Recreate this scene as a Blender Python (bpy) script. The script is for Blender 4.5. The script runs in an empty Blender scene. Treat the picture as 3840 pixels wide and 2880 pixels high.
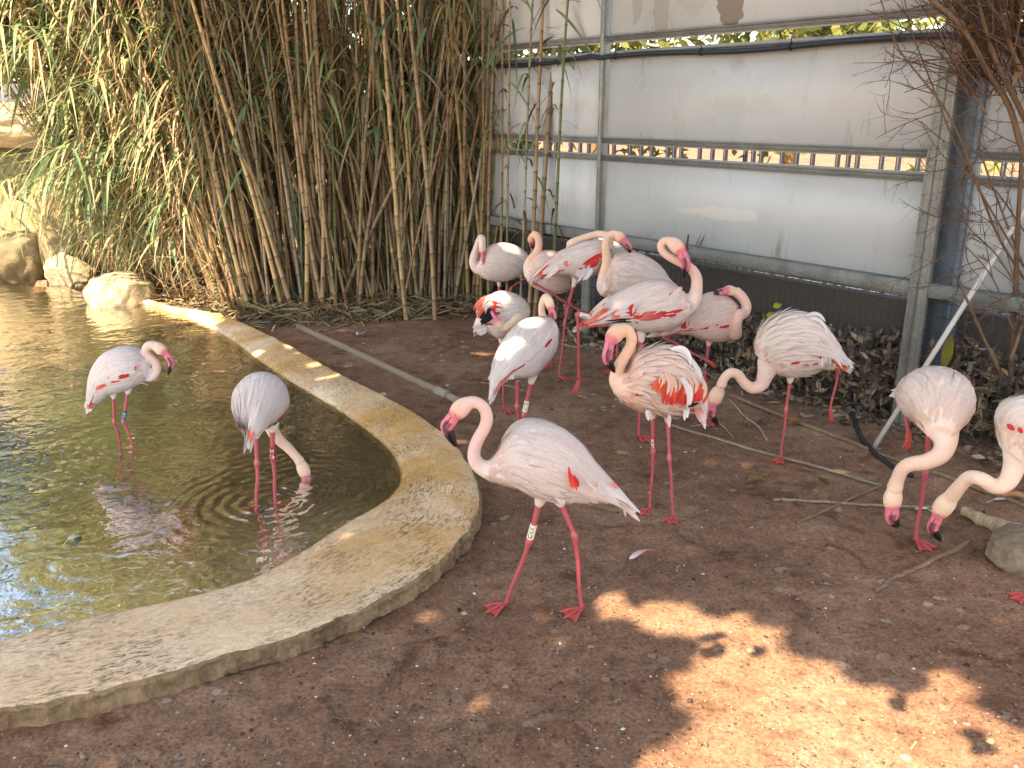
import bpy, math, random
import numpy as np
from mathutils import Vector, noise as mnoise

rng = np.random.default_rng(7)
random.seed(7)
SC = bpy.context.scene
COL = SC.collection

# ------------------------------------------------------------------ camera, sky, sun, exposure
PITCH = math.radians(17.4); CAMH = 2.1; FPX = 3300.0; CX, CY = 1920.0, 1440.0
cam = bpy.data.cameras.new("camera"); camo = bpy.data.objects.new("camera", cam); COL.objects.link(camo)
camo.location = (0, 0, CAMH); camo.rotation_euler = (math.radians(90) - PITCH, 0, 0)
cam.sensor_fit = 'HORIZONTAL'; cam.sensor_width = 36.0; cam.lens = 36.0 * FPX / 3840.0
cam.clip_start = 0.05; cam.clip_end = 2000
SC.camera = camo

TO_SUN = np.array([-0.37, -0.43, 0.82]); TO_SUN = TO_SUN / np.linalg.norm(TO_SUN)
world = bpy.data.worlds.new("World"); SC.world = world; world.use_nodes = True
wn = world.node_tree
sky = wn.nodes.new('ShaderNodeTexSky'); sky.sky_type = 'NISHITA'; sky.sun_disc = False
sky.sun_elevation = math.asin(TO_SUN[2]); sky.sun_rotation = math.atan2(TO_SUN[0], TO_SUN[1])
bg = wn.nodes['Background']; bg.inputs['Strength'].default_value = 0.15
wn.links.new(sky.outputs[0], bg.inputs[0])
sl = bpy.data.lights.new("sun", 'SUN'); sl.energy = 4.7; sl.angle = math.radians(0.53); sl.color = (1.0, 0.93, 0.82)
so = bpy.data.objects.new("sun", sl); COL.objects.link(so)
so.rotation_euler = Vector(TO_SUN).to_track_quat('Z', 'Y').to_euler(); so.location = (-8, -9, 18)
SC.view_settings.view_transform = 'Standard'; SC.view_settings.look = 'None'
SC.view_settings.exposure = 2.12; SC.view_settings.gamma = 1.0; SC.view_settings.use_curve_mapping = False
SC.view_settings.use_white_balance = True; SC.view_settings.white_balance_temperature = 8100; SC.view_settings.white_balance_tint = 10
SC.render.engine = 'CYCLES'
SC.cycles.use_denoising = True
SC.cycles.max_bounces = 6; SC.cycles.diffuse_bounces = 3; SC.cycles.transparent_max_bounces = 12

# ------------------------------------------------------------------ pixel -> place
FWD = np.array([0, math.cos(PITCH), -math.sin(PITCH)]); UPC = np.array([0, math.sin(PITCH), math.cos(PITCH)])
CAMP = np.array([0, 0, CAMH])
def ray(px, py):
    u = (px - CX) / FPX; v = (py - CY) / FPX
    return np.array([u, 0, 0]) + FWD - UPC * v
def G(px, py, z=0.0):
    d = ray(px, py); return CAMP + d * ((z - CAMH) / d[2])
def PYp(px, py, Y):
    d = ray(px, py); return CAMP + d * (Y / d[1])
def K(*pts):  # 2212-wide picture coordinates to 3840-wide
    return [(p[0] * 1.736, p[1] * 1.736) for p in pts]
def optd(p):
    return float(np.dot(np.asarray(p) - CAMP, FWD))
def unit(v):
    v = np.asarray(v, float); n = np.linalg.norm(v); return v / n if n > 1e-9 else v

# ------------------------------------------------------------------ objects
def mesh(name, verts, faces, cols=None, smooth=True, mats=(), fm=None):
    me = bpy.data.meshes.new(name)
    me.from_pydata([tuple(map(float, v)) for v in verts], [], [tuple(map(int, f)) for f in faces])
    for m in mats: me.materials.append(m)
    if fm is not None: me.polygons.foreach_set('material_index', np.asarray(fm, dtype=np.int32))
    if smooth: me.polygons.foreach_set('use_smooth', np.ones(len(me.polygons), dtype=bool))
    if cols is not None:
        a = me.color_attributes.new("Col", 'FLOAT_COLOR', 'POINT')
        c = np.ones((len(verts), 4), dtype=np.float32); c[:, :3] = np.asarray(cols, dtype=np.float32)[:, :3]
        a.data.foreach_set('color', c.ravel())
    me.update()
    return me
def link(name, me, parent=None, loc=(0, 0, 0)):
    o = bpy.data.objects.new(name, me); COL.objects.link(o)
    o.location = loc
    if parent is not None: o.parent = parent
    return o
def tag(o, label=None, cat=None, group=None, kind=None):
    if label: o["label"] = label
    if cat: o["category"] = cat
    if group: o["group"] = group
    if kind: o["kind"] = kind
    return o
def empty(name, loc, label, cat, group=None):
    o = bpy.data.objects.new(name, None); COL.objects.link(o); o.location = tuple(map(float, loc)); o.empty_display_size = 0.1
    return tag(o, label, cat, group)

class MB:
    """collects shapes; one mesh"""
    def __init__(s): s.v = []; s.f = []; s.c = []; s.m = []; s.n = 0
    def add(s, V, F, col=(1, 1, 1), m=0):
        V = np.asarray(V, float); k = len(V)
        s.v.append(V); s.f.extend([[i + s.n for i in f] for f in F]); s.m.extend([m] * len(F))
        col = np.asarray(col, float)
        s.c.append(np.repeat(col[None, :3], k, 0) if col.ndim == 1 else col[:, :3]); s.n += k
    def build(s, name, mats, parent=None, loc=(0, 0, 0), smooth=True, origin=None):
        V = np.concatenate(s.v) if s.v else np.zeros((0, 3)); C = np.concatenate(s.c) if s.c else np.zeros((0, 3))
        if origin is not None: V = V - np.asarray(origin)
        me = mesh(name, V, s.f, C, smooth, mats if isinstance(mats, (list, tuple)) else [mats], s.m)
        return link(name, me, parent, loc)
    def box(s, c, h, col=(1, 1, 1), m=0, ax=None, bev=0.0):
        c = np.asarray(c, float); h = np.asarray(h, float)
        A = np.eye(3) if ax is None else np.asarray(ax, float)
        if bev <= 0:
            P = np.array([[x, y, z] for x in (-1, 1) for y in (-1, 1) for z in (-1, 1)]) * h
            F = [(0, 1, 3, 2), (4, 6, 7, 5), (0, 4, 5, 1), (2, 3, 7, 6), (0, 2, 6, 4), (1, 5, 7, 3)]
            s.add(c + P @ A, F, col, m); return
        b = min(bev, min(h) * 0.6); P = []; F = []
        o = [(-1, -1), (1, -1), (1, 1), (-1, 1)]
        ring = []
        for (x, y) in o:
            a = (x * (h[0] - b), y * h[1]); d = (x * h[0], y * (h[1] - b))
            ring += [a, d] if x * y < 0 else [d, a]
        ring = []
        for (x, y) in [(-1, -1), (1, -1), (1, 1), (-1, 1)]:
            p1 = (x * (h[0] - b), y * h[1]); p2 = (x * h[0], y * (h[1] - b))
            ring += ([p2, p1] if (x, y) in ((-1, -1), (1, 1)) else [p1, p2])
        for z, k in ((-h[2], 1), (-h[2] + b, 0), (h[2] - b, 0), (h[2], 1)):
            for (x, y) in ring:
                P.append((x - (b * np.sign(x) if k else 0), y - (b * np.sign(y) if k else 0), z))
        for r in range(3):
            for i in range(8): F.append((r * 8 + i, r * 8 + (i + 1) % 8, (r + 1) * 8 + (i + 1) % 8, (r + 1) * 8 + i))
        F.append(tuple(range(7, -1, -1))); F.append(tuple(range(24, 32)))
        s.add(c + np.array(P) @ A, F, col, m)
    def tube(s, pts, rad, n=8, col=(1, 1, 1), m=0, cap=True, flat=None):
        V, F = tube(pts, rad, n, cap)
        if np.ndim(col) == 2:
            col = np.repeat(np.asarray(col, float), n, 0)
            if cap: col = np.vstack([col, col[:1], col[-1:]])
        s.add(V, F, col, m)

def frames(P):
    P = np.asarray(P, float); T = np.gradient(P, axis=0); T /= np.linalg.norm(T, axis=1)[:, None] + 1e-12
    a = np.array([0, 0, 1.0]) if abs(T[0][2]) < 0.9 else np.array([1.0, 0, 0])
    N = np.zeros_like(P); n = unit(a - T[0] * np.dot(a, T[0]))
    for i in range(len(P)):
        n = unit(n - T[i] * np.dot(n, T[i])); N[i] = n
    return T, N, np.cross(T, N)
def tube(pts, rad, n=8, cap=True):
    P = np.asarray(pts, float); R = np.broadcast_to(np.asarray(rad, float), (len(P),))
    T, N, B = frames(P)
    a = np.linspace(0, 2 * math.pi, n, endpoint=False)
    V = (P[:, None, :] + R[:, None, None] * (np.cos(a)[None, :, None] * N[:, None, :] + np.sin(a)[None, :, None] * B[:, None, :])).reshape(-1, 3)
    F = []
    for i in range(len(P) - 1):
        for j in range(n): F.append((i * n + j, i * n + (j + 1) % n, (i + 1) * n + (j + 1) % n, (i + 1) * n + j))
    if cap:
        k = len(V); V = np.vstack([V, P[:1], P[-1:]])
        for j in range(n):
            F.append((k, (j + 1) % n, j)); F.append((k + 1, (len(P) - 1) * n + j, (len(P) - 1) * n + (j + 1) % n))
    return V, F
def catmull(P, m):
    P = np.asarray(P, float); n = len(P)
    if n < 3: 
        t = np.linspace(0, n - 1, m); return np.stack([np.interp(t, range(n), P[:, k]) for k in range(P.shape[1])], 1)
    Q = np.vstack([2 * P[0] - P[1], P, 2 * P[-1] - P[-2]])
    t = np.linspace(0, n - 1 - 1e-9, m); i = t.astype(int); f = (t - i)[:, None]
    p0, p1, p2, p3 = Q[i], Q[i + 1], Q[i + 2], Q[i + 3]
    return 0.5 * (2 * p1 + (p2 - p0) * f + (2 * p0 - 5 * p1 + 4 * p2 - p3) * f ** 2 + (3 * p1 - p0 - 3 * p2 + p3) * f ** 3)
def inpoly(x, y, poly):
    x = np.asarray(x, float); y = np.asarray(y, float); c = np.zeros(x.shape, bool)
    poly = np.asarray(poly, float)[:, :2]; j = len(poly) - 1
    for i in range(len(poly)):
        xi, yi = poly[i]; xj, yj = poly[j]
        cond = ((yi > y) != (yj > y)) & (x < (xj - xi) * (y - yi) / (yj - yi + 1e-12) + xi)
        c ^= cond; j = i
    return c
def distline(x, y, L):
    x = np.asarray(x, float); y = np.asarray(y, float); d = np.full(x.shape, 1e9); L = np.asarray(L, float)[:, :2]
    for a, b in zip(L[:-1], L[1:]):
        ab = b - a; t = np.clip(((x - a[0]) * ab[0] + (y - a[1]) * ab[1]) / (ab @ ab + 1e-12), 0, 1)
        d = np.minimum(d, np.hypot(x - a[0] - t * ab[0], y - a[1] - t * ab[1]))
    return d
def vnoise(x, y, sc, seed=0.0, octv=3):
    """numpy value noise, about -1..1"""
    x = np.asarray(x, float) * sc + seed * 17.3; y = np.asarray(y, float) * sc + seed * 9.7; r = 0; a = 1.0; tot = 0
    def h(i, j):
        s = np.sin(i * 127.1 + j * 311.7) * 43758.5453; return s - np.floor(s)
    for k in range(octv):
        i = np.floor(x); j = np.floor(y); fx = x - i; fy = y - j; fx = fx * fx * (3 - 2 * fx); fy = fy * fy * (3 - 2 * fy)
        v = (h(i, j) * (1 - fx) + h(i + 1, j) * fx) * (1 - fy) + (h(i, j + 1) * (1 - fx) + h(i + 1, j + 1) * fx) * fy
        r = r + a * (v * 2 - 1); tot += a; a *= 0.5; x = x * 2.03 + 5.1; y = y * 2.03 + 1.7
    return r / tot

# ------------------------------------------------------------------ materials
def newmat(name):
    m = bpy.data.materials.new(name); m.use_nodes = True
    return m, m.node_tree, m.node_tree.nodes['Principled BSDF']
class NT:
    def __init__(s, nt): s.nt = nt
    def __call__(s, typ, ins=None, **kw):
        n = s.nt.nodes.new('ShaderNode' + typ)
        for k, v in kw.items(): setattr(n, k, v)
        for k, v in (ins or {}).items():
            if hasattr(v, 'is_output') or isinstance(v, bpy.types.NodeSocket): s.nt.links.new(v, n.inputs[k])
            else: n.inputs[k].default_value = v
        return n
    def ramp(s, fac, stops, interp='LINEAR'):
        n = s.nt.nodes.new('ShaderNodeValToRGB'); n.color_ramp.interpolation = interp
        e = n.color_ramp.elements
        while len(e) < len(stops): e.new(0.5)
        for i, (p, c) in enumerate(stops):
            e[i].position = p; e[i].color = (c[0], c[1], c[2], 1) if len(c) == 3 else c
        s.nt.links.new(fac, n.inputs[0]); return n.outputs[0]
    def mix(s, f, a, b, bt='MIX'):
        n = s.nt.nodes.new('ShaderNodeMix'); n.data_type = 'RGBA'; n.blend_type = bt
        for k, v in ((0, f), (6, a), (7, b)):
            if isinstance(v, bpy.types.NodeSocket): s.nt.links.new(v, n.inputs[k])
            else: n.inputs[k].default_value = v if k == 0 else ((*v, 1) if len(v) == 3 else v)
        return n.outputs[2]
    def coord(s, scale=(1, 1, 1), kind='Object', rot=(0, 0, 0)):
        t = s('TexCoord'); return s('Mapping', {'Vector': t.outputs[kind], 'Scale': scale, 'Rotation': rot}).outputs[0]
    def noise(s, vec, scale, detail=4, rough=0.55, dist=0.0):
        return s('TexNoise', {'Vector': vec, 'Scale': scale, 'Detail': detail, 'Roughness': rough, 'Distortion': dist}).outputs[0]
    def bump(s, h, strength, dist=0.01, normal=None):
        i = {'Height': h, 'Strength': strength, 'Distance': dist}
        if normal is not None: i['Normal'] = normal
        return s('Bump', i).outputs[0]

def mat_attr(name, rough=0.7, var=0.12, nscale=30.0, bumpk=0.15, bdist=0.004, spec=0.3, sub=0.0, stretch=(1, 1, 1), sheen=0.0, transl=0.0):
    """colour from the mesh's own paint, with grain"""
    m, nt, b = newmat(name); N = NT(nt)
    c = N('VertexColor', layer_name='Col').outputs[0]
    co = N.coord(stretch); nz = N.noise(co, nscale, 5, 0.6)
    lo = N.ramp(nz, [(0.3, (1 - var,) * 3), (0.7, (1 + var,) * 3)])
    cc = N.mix(1.0, c, lo, 'MULTIPLY'); nt.links.new(cc, b.inputs['Base Color'])
    b.inputs['Roughness'].default_value = rough; b.inputs['Specular IOR Level'].default_value = spec
    if bumpk: nt.links.new(N.bump(nz, bumpk, bdist), b.inputs['Normal'])
    if sub:
        b.inputs['Subsurface Weight'].default_value = sub; b.inputs['Subsurface Radius'].default_value = (0.02, 0.012, 0.01); b.inputs['Subsurface Scale'].default_value = 0.5
    if sheen: b.inputs['Sheen Weight'].default_value = sheen; b.inputs['Sheen Roughness'].default_value = 0.5
    if transl:
        tr = N('BsdfTranslucent', {'Color': cc}); mx = N('MixShader', {0: transl, 1: b.outputs[0], 2: tr.outputs[0]})
        nt.links.new(mx.outputs[0], nt.nodes['Material Output'].inputs['Surface'])
    return m

M = {}
M['bark'] = mat_attr('dry_wood', 0.85, 0.25, 60, 0.4, 0.004, 0.2, stretch=(1, 1, 0.25))
M['leaf'] = mat_attr('leaf', 0.5, 0.15, 25, 0.1, 0.003, 0.35, transl=0.35)
M['deadleaf'] = mat_attr('dead_leaf', 0.8, 0.25, 30, 0.3, 0.004, 0.2)
M['plume'] = mat_attr('plumage', 0.75, 0.05, 60, 0.25, 0.003, 0.2, sheen=0.15)
M['feather'] = mat_attr('feather', 0.7, 0.05, 80, 0.12, 0.002, 0.2, transl=0.18)
M['legskin'] = mat_attr('leg_skin', 0.5, 0.16, 110, 0.35, 0.002, 0.4)
M['bill'] = mat_attr('bill', 0.42, 0.10, 60, 0.1, 0.002, 0.45)
M['paint'] = mat_attr('painted', 0.5, 0.08, 20, 0.05, 0.002, 0.4)
M['stone'] = mat_attr('small_stone', 0.9, 0.2, 60, 0.5, 0.004, 0.2)
M['eye'] = mat_attr('eye_gloss', 0.12, 0.0, 10, 0, 0, 0.6)
# ------------------------------------------------------------------ ground, pond, rim
def mat_dirt():
    m, nt, b = newmat('dirt'); N = NT(nt); co = N.coord()
    n1 = N.noise(co, 1.3, 6, 0.6); n2 = N.noise(co, 9, 8, 0.68); n3 = N.noise(co, 60, 6, 0.7); n4 = N.noise(co, 3.2, 5, 0.6, 1.0)
    base = N.ramp(n1, [(0.3, (0.17, 0.088, 0.054)), (0.52, (0.235, 0.127, 0.078)), (0.72, (0.315, 0.19, 0.125))])
    mid = N.ramp(n2, [(0.3, (0.55, 0.5, 0.47)), (0.5, (1, 1, 1)), (0.72, (1.35, 1.33, 1.3))])
    c = N.mix(0.85, base, mid, 'MULTIPLY')
    c = N.mix(1.0, c, N.ramp(n3, [(0.3, (0.5, 0.48, 0.46)), (0.52, (1, 1, 1)), (0.75, (1.6, 1.57, 1.52))]), 'MULTIPLY')
    damp = N.ramp(n4, [(0.56, (0, 0, 0)), (0.7, (1, 1, 1))]); c = N.mix(damp, c, N.mix(1.0, c, (0.52, 0.44, 0.42), 'MULTIPLY'))
    # old white droppings
    v = N('TexVoronoi', {'Vector': N.coord(), 'Scale': 9.0, 'Randomness': 1.0}); nd = N.noise(co, 26, 5, 0.7, 1.5)
    sp = N('Math', {0: v.outputs['Distance'], 1: N('Math', {0: nd, 1: 0.34}, operation='MULTIPLY').outputs[0]}, operation='SUBTRACT').outputs[0]
    msk = N.ramp(sp, [(0.0, (1, 1, 1)), (0.03, (0, 0, 0))])
    keep = N.ramp(N.noise(co, 0.9, 2), [(0.5, (0, 0, 0)), (0.66, (0.6, 0.6, 0.6))])
    msk = N.mix(1.0, msk, keep, 'MULTIPLY')
    c = N.mix(msk, c, (0.46, 0.40, 0.33))
    nt.links.new(c, b.inputs['Base Color']); b.inputs['Roughness'].default_value = 0.95; b.inputs['Specular IOR Level'].default_value = 0.15
    h = N('Math', {0: n2, 1: N('Math', {0: n3, 1: 0.45}, operation='MULTIPLY').outputs[0]}, operation='ADD').outputs[0]
    nt.links.new(N.bump(h, 0.9, 0.018), b.inputs['Normal'])
    return m
def mat_rim():
    m, nt, b = newmat('rim_stone'); N = NT(nt)
    cu = N.coord((1, 1, 1), 'UV'); co = N.coord()
    streak = N.noise(N.coord((5.0, 16.0, 1), 'UV'), 4.0, 8, 0.75, 0.8)
    blot = N.noise(co, 2.2, 5, 0.6); fine = N.noise(co, 45, 6, 0.7); oc = N.noise(co, 1.1, 4, 0.65, 0.8)
    c = N.ramp(blot, [(0.3, (0.64, 0.43, 0.26)), (0.5, (0.80, 0.575, 0.38)), (0.75, (0.88, 0.69, 0.50))])
    far = N('Attribute', attribute_name='Col').outputs[0]
    och = N.mix(1.0, N.ramp(oc, [(0.34, (0, 0, 0)), (0.6, (1, 1, 1))]), far, 'MULTIPLY')
    c = N.mix(och, c, (0.60, 0.32, 0.095))
    crack = N.ramp(streak, [(0.40, (1, 1, 1)), (0.50, (0, 0, 0))])
    crack = N.mix(1.0, crack, N.ramp(N.noise(co, 3.0, 3), [(0.38, (0.15, 0.15, 0.15)), (0.6, (1, 1, 1))]), 'MULTIPLY')
    c = N.mix(crack, c, (0.19, 0.11, 0.065))
    spk = N.ramp(N.noise(N.coord((1, 1.5, 1), 'UV'), 70, 3, 0.6), [(0.62, (0, 0, 0)), (0.70, (0.7, 0.7, 0.7))]); c = N.mix(spk, c, (0.27, 0.16, 0.09))
    c = N.mix(1.0, c, N.ramp(fine, [(0.3, (0.78, 0.76, 0.74)), (0.6, (1.08, 1.08, 1.08))]), 'MULTIPLY')
    # mud splashed face and waterline slime, by height
    sx = N('SeparateXYZ', {0: N('NewGeometry').outputs['Position']}).outputs['Z']
    wet = N('MapRange', {'Value': N('Math', {0: sx, 1: N('Math', {0: fine, 1: 0.012}, operation='MULTIPLY').outputs[0]}, operation='ADD').outputs[0], 'From Min': 0.04, 'From Max': 0.052}).outputs[0]
    c = N.mix(wet, N.mix(1.0, c, (0.40, 0.36, 0.22), 'MULTIPLY'), c)
    nt.links.new(c, b.inputs['Base Color'])
    r = N('MapRange', {'Value': wet, 'To Min': 0.3, 'To Max': 0.9}).outputs[0]; nt.links.new(r, b.inputs['Roughness'])
    h = N('Math', {0: fine, 1: crack}, operation='SUBTRACT').outputs[0]
    nt.links.new(N.bump(h, 0.55, 0.008), b.inputs['Normal'])
    return m
def mat_rimface():
    m, nt, b = newmat('rim_broken_face'); N = NT(nt); co = N.coord()
    n1 = N.noise(N.coord((1, 1, 0.35)), 14, 6, 0.7); n2 = N.noise(co, 50, 5, 0.7); n0 = N.noise(co, 3, 3)
    c = N.ramp(n1, [(0.28, (0.05, 0.028, 0.016)), (0.46, (0.21, 0.125, 0.065)), (0.7, (0.42, 0.28, 0.155))])
    c = N.mix(0.3, c, N.ramp(n0, [(0.4, (0.13, 0.075, 0.042)), (0.6, (0.40, 0.25, 0.13))]))
    c = N.mix(1.0, c, N.ramp(n2, [(0.3, (0.7, 0.7, 0.7)), (0.7, (1.2, 1.2, 1.2))]), 'MULTIPLY')
    nt.links.new(c, b.inputs['Base Color']); b.inputs['Roughness'].default_value = 0.95
    nt.links.new(N.bump(n1, 1.0, 0.03, N.bump(n2, 0.6, 0.008)), b.inputs['Normal'])
    return m
def mat_bed():
    m, nt, b = newmat('pond_silt'); N = NT(nt); co = N.coord()
    n1 = N.noise(co, 2.0, 6, 0.65); n2 = N.noise(co, 28, 6, 0.72)
    sh = N('Attribute', attribute_name='Col').outputs[0]
    silt = N.ramp(n1, [(0.3, (0.013, 0.0105, 0.0045)), (0.55, (0.027, 0.021, 0.008)), (0.75, (0.048, 0.037, 0.014))])
    slab = N.ramp(n2, [(0.36, (0.20, 0.125, 0.065)), (0.5, (0.50, 0.42, 0.29)), (0.66, (0.76, 0.70, 0.57))])
    c = N.mix(sh, silt, slab)
    nt.links.new(c, b.inputs['Base Color']); b.inputs['Roughness'].default_value = 0.9
    nt.links.new(N.bump(n2, 0.6, 0.01), b.inputs['Normal'])
    return m
def mat_water():
    m, nt, b = newmat('pond_water'); N = NT(nt); co = N.coord((1, 1.0, 1))
    n1 = N.noise(co, 2.2, 3, 0.5, 0.6); n2 = N.noise(co, 9.0, 3, 0.5, 0.4)
    pos = N('NewGeometry').outputs['Position']
    # rings round the wading birds' legs
    H = N('Math', {0: n1, 1: 1.0}, operation='MULTIPLY').outputs[0]
    H = N('Math', {0: H, 1: N('Math', {0: n2, 1: 0.36}, operation='MULTIPLY').outputs[0]}, operation='ADD').outputs[0]
    for (x, y) in WADE:
        d = N('VectorMath', {0: pos, 1: (x, y, WATER)}, operation='DISTANCE').outputs['Value']
        w = N('Math', {0: N('Math', {0: d, 1: 80.0}, operation='MULTIPLY').outputs[0]}, operation='SINE').outputs[0]
        f = N('MapRange', {'Value': d, 'From Min': 0.05, 'From Max': 0.8, 'To Min': 0.055, 'To Max': 0.0}).outputs[0]
        H = N('Math', {0: H, 1: N('Math', {0: w, 1: f}, operation='MULTIPLY').outputs[0]}, operation='ADD').outputs[0]
    nrm = N.bump(H, 0.42, 0.05)
    fr = N('Fresnel', {'IOR': 1.33}).outputs[0]
    tr = N('BsdfTransparent', {'Color': (0.92, 0.87, 0.70, 1)}); df = N('BsdfDiffuse', {'Color': (0.06, 0.047, 0.012, 1)})
    mur = N('MixShader', {0: 0.13, 1: tr.outputs[0], 2: df.outputs[0]})
    gl = N('BsdfGlossy', {'Color': (1, 1, 1, 1), 'Roughness': 0.025, 'Normal': nrm})
    fr2 = N('Math', {0: fr, 1: 0.6}, operation='MULTIPLY', use_clamp=True).outputs[0]
    mx = N('MixShader', {0: fr2, 1: mur.outputs[0], 2: gl.outputs[0]})
    nt.links.new(mx.outputs[0], nt.nodes['Material Output'].inputs['Surface'])
    return m

WATER = 0.035; RIMZ = 0.095
OUT = K((325, 648), (375, 662), (440, 672), (500, 688), (560, 712), (620, 743), (690, 783), (760, 820), (840, 860), (900, 893), (950, 930), (985, 962), (1015, 1005), (1033, 1050), (1036, 1085), (1022, 1125), (990, 1173), (930, 1227), (865, 1268), (787, 1312), (690, 1352), (576, 1392), (476, 1418), (370, 1449), (259, 1477), (130, 1507), (0, 1530), (-180, 1566), (-420, 1605))
INN = K((305, 655), (345, 668), (395, 684), (440, 702), (480, 722), (520, 748), (560, 778), (610, 812), (660, 843), (710, 872), (755, 902), (800, 935), (838, 968), (862, 1005), (866, 1040), (848, 1070), (810, 1098), (749, 1132), (690, 1170), (646, 1197), (561, 1244), (470, 1275), (374, 1299), (238, 1326), (120, 1353), (0, 1387), (-180, 1428), (-420, 1480))
OUTW = np.array([G(*p, RIMZ) for p in OUT])[:, :2]; INNW = np.array([G(*p, WATER) for p in INN])[:, :2]
OUTS = catmull(OUTW, 900); INNS = catmull(INNW, 900)
# even out by arc length
def even(L, m):
    s = np.concatenate([[0], np.cumsum(np.linalg.norm(np.diff(L, axis=0), axis=1))]); t = np.linspace(0, s[-1], m)
    return np.stack([np.interp(t, s, L[:, k]) for k in range(L.shape[1])], 1)
NR = 760
OUTS = even(OUTS, NR); INNS = even(INNS, NR)
far_shore = K((200, 640), (150, 622), (60, 618), (0, 615), (-300, 610))
FARW = np.array([G(*p, WATER) for p in far_shore])[:, :2]
POND = np.vstack([INNS[::6], [[-9.0, INNS[-1][1] - 0.6], [-9.0, FARW[-1][1]]], FARW[::-1]])
PONDOUT = np.vstack([OUTS[::6], [[-9.6, OUTS[-1][1] - 0.6], [-9.6, FARW[-1][1] + 1.2]], FARW[::-1] + np.array([0, 0.5])])
WADE = [tuple(G(*p, 0)[:2]) for p in ((458, 1687), (509, 1699), (963, 1910), (1035, 1898), (1140, 1835))]

# dirt: one sheet to the horizon, fine near the birds, sunk under the pond
xs = np.concatenate([[-400, -150, -60, -25, -12], np.linspace(-7, -3, 50, endpoint=False), np.linspace(-3, 3.6, 240, endpoint=False), np.linspace(3.6, 6, 20), [9, 16, 30, 70, 160, 400]])
ys = np.concatenate([[-200, -60, -15, -4], np.linspace(0, 2, 12, endpoint=False), np.linspace(2, 8.5, 250, endpoint=False), np.linspace(8.5, 14, 70), [18, 25, 40, 80, 180, 500]])
X, Y = np.meshgrid(xs, ys)
def ground_z(x, y):
    z = 0.012 * vnoise(x, y, 0.9, 1) + 0.010 * vnoise(x, y, 3.5, 2) + 0.007 * vnoise(x, y, 11, 3)
    return z
Z = ground_z(X, Y)
near = (np.abs(X) < 9) & (Y > -2) & (Y < 14)
Z = np.where(near, Z, 0)
ins = inpoly(X, Y, PONDOUT); dO = distline(X, Y, OUTS[::4])
Z = np.where(ins & (dO > 0.03), -0.7, Z)
d2 = np.clip(dO / 0.3, 0, 1); Z = np.where(~ins & (dO < 0.3), Z * d2 + 0.006 * (1 - d2), Z)
nx, ny = len(xs), len(ys)
F = [(j * nx + i, j * nx + i + 1, (j + 1) * nx + i + 1, (j + 1) * nx + i) for j in range(ny - 1) for i in range(nx - 1)]
gm = mesh('ground', np.stack([X.ravel(), Y.ravel(), Z.ravel()], 1), F, mats=[mat_dirt()])
tag(link('ground', gm), kind='structure', label='reddish brown bare dirt of the enclosure')

# pond bed
bx = np.linspace(-9.2, 0.2, 150); by = np.linspace(2.0, 13.0, 150); BX, BY = np.meshgrid(bx, by)
dI = distline(BX, BY, INNS[::5]); inn = inpoly(BX, BY, POND)
sgn = np.where(inn, dI, -dI)
BZ = WATER - np.interp(sgn, [-0.4, 0.0, 0.04, 0.5, 1.0, 2.2, 4], [-0.0, 0.018, 0.022, 0.03, 0.04, 0.06, 0.14]) + 0.006 * vnoise(BX, BY, 4, 5)
BZ = np.where(sgn < -0.02, -0.25, BZ)
slabc = np.clip(1 - (sgn - 0.10 - 0.12 * vnoise(BX, BY, 2.5, 8)) / np.interp(BX, [-2.5, -1.2, 0], [1.0, 0.6, 0.15]), 0, 1) * np.clip((4.6 - BY) / 0.6, 0.1, 1)
F = [(j * 150 + i, j * 150 + i + 1, (j + 1) * 150 + i + 1, (j + 1) * 150 + i) for j in range(149) for i in range(149)]
bm_ = mesh('pond_bed', np.stack([BX.ravel(), BY.ravel(), BZ.ravel()], 1), F, np.repeat(slabc.ravel()[:, None], 3, 1), mats=[mat_bed()])
tag(link('pond_bed', bm_), kind='structure', label='silty pond bottom with a pale sunken apron')
def bed_z(x, y):
    i = np.argmin(np.abs(bx - x)); j = np.argmin(np.abs(by - y)); return float(BZ[j, i])

# water
P = np.vstack([POND]); cpt = P.mean(0)
PW = P + np.array([unit(p - cpt) for p in P]) * 0.0
import mathutils
tri = mathutils.geometry.tessellate_polygon([[Vector((p[0], p[1], 0)) for p in PW]])
wm = mesh('pond_water', [(p[0], p[1], WATER) for p in PW], tri, mats=[mat_water()])
tag(link('pond_water', wm), kind='structure', label='murky olive pond water with ripples')

# rim: cream stone band, rough broken outer face
prof = []  # t across (0 inner .. 1 outer), z
rows = [(-0.25, WATER - 0.10), (-0.10, WATER - 0.035), (0.0, WATER + 0.004), (0.06, WATER + 0.016), (0.15, WATER + 0.026), (0.3, WATER + 0.036), (0.45, WATER + 0.044), (0.6, WATER + 0.05), (0.75, WATER + 0.055), (0.88, RIMZ - 0.003), (0.96, RIMZ), (0.99, RIMZ - 0.004)]
V = []; UV = []
S = np.linspace(0, 1, NR) * 9.0
W = np.linalg.norm(OUTS - INNS, axis=1)
edge = 0.018 * vnoise(S * 1.0, S * 0, 9.0, 4) + 0.012 * vnoise(S, S * 0, 30, 5)
for (t, z) in rows:
    tt = np.where(t > 0.8, t + edge / W * (t - 0.8) / 0.2, t)
    p = INNS + (OUTS - INNS) * tt[:, None] if np.ndim(tt) else INNS + (OUTS - INNS) * t
    zz = z + (0.004 * vnoise(p[:, 0], p[:, 1], 9, 6) + 0.0025 * vnoise(p[:, 0], p[:, 1], 40, 7)) * (1 if t > 0.02 else 0.3)
    V.append(np.column_stack([p, zz])); UV.append(np.column_stack([S, np.full(NR, t * 0.6)]))
outn = (OUTS - INNS) / W[:, None]
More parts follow.
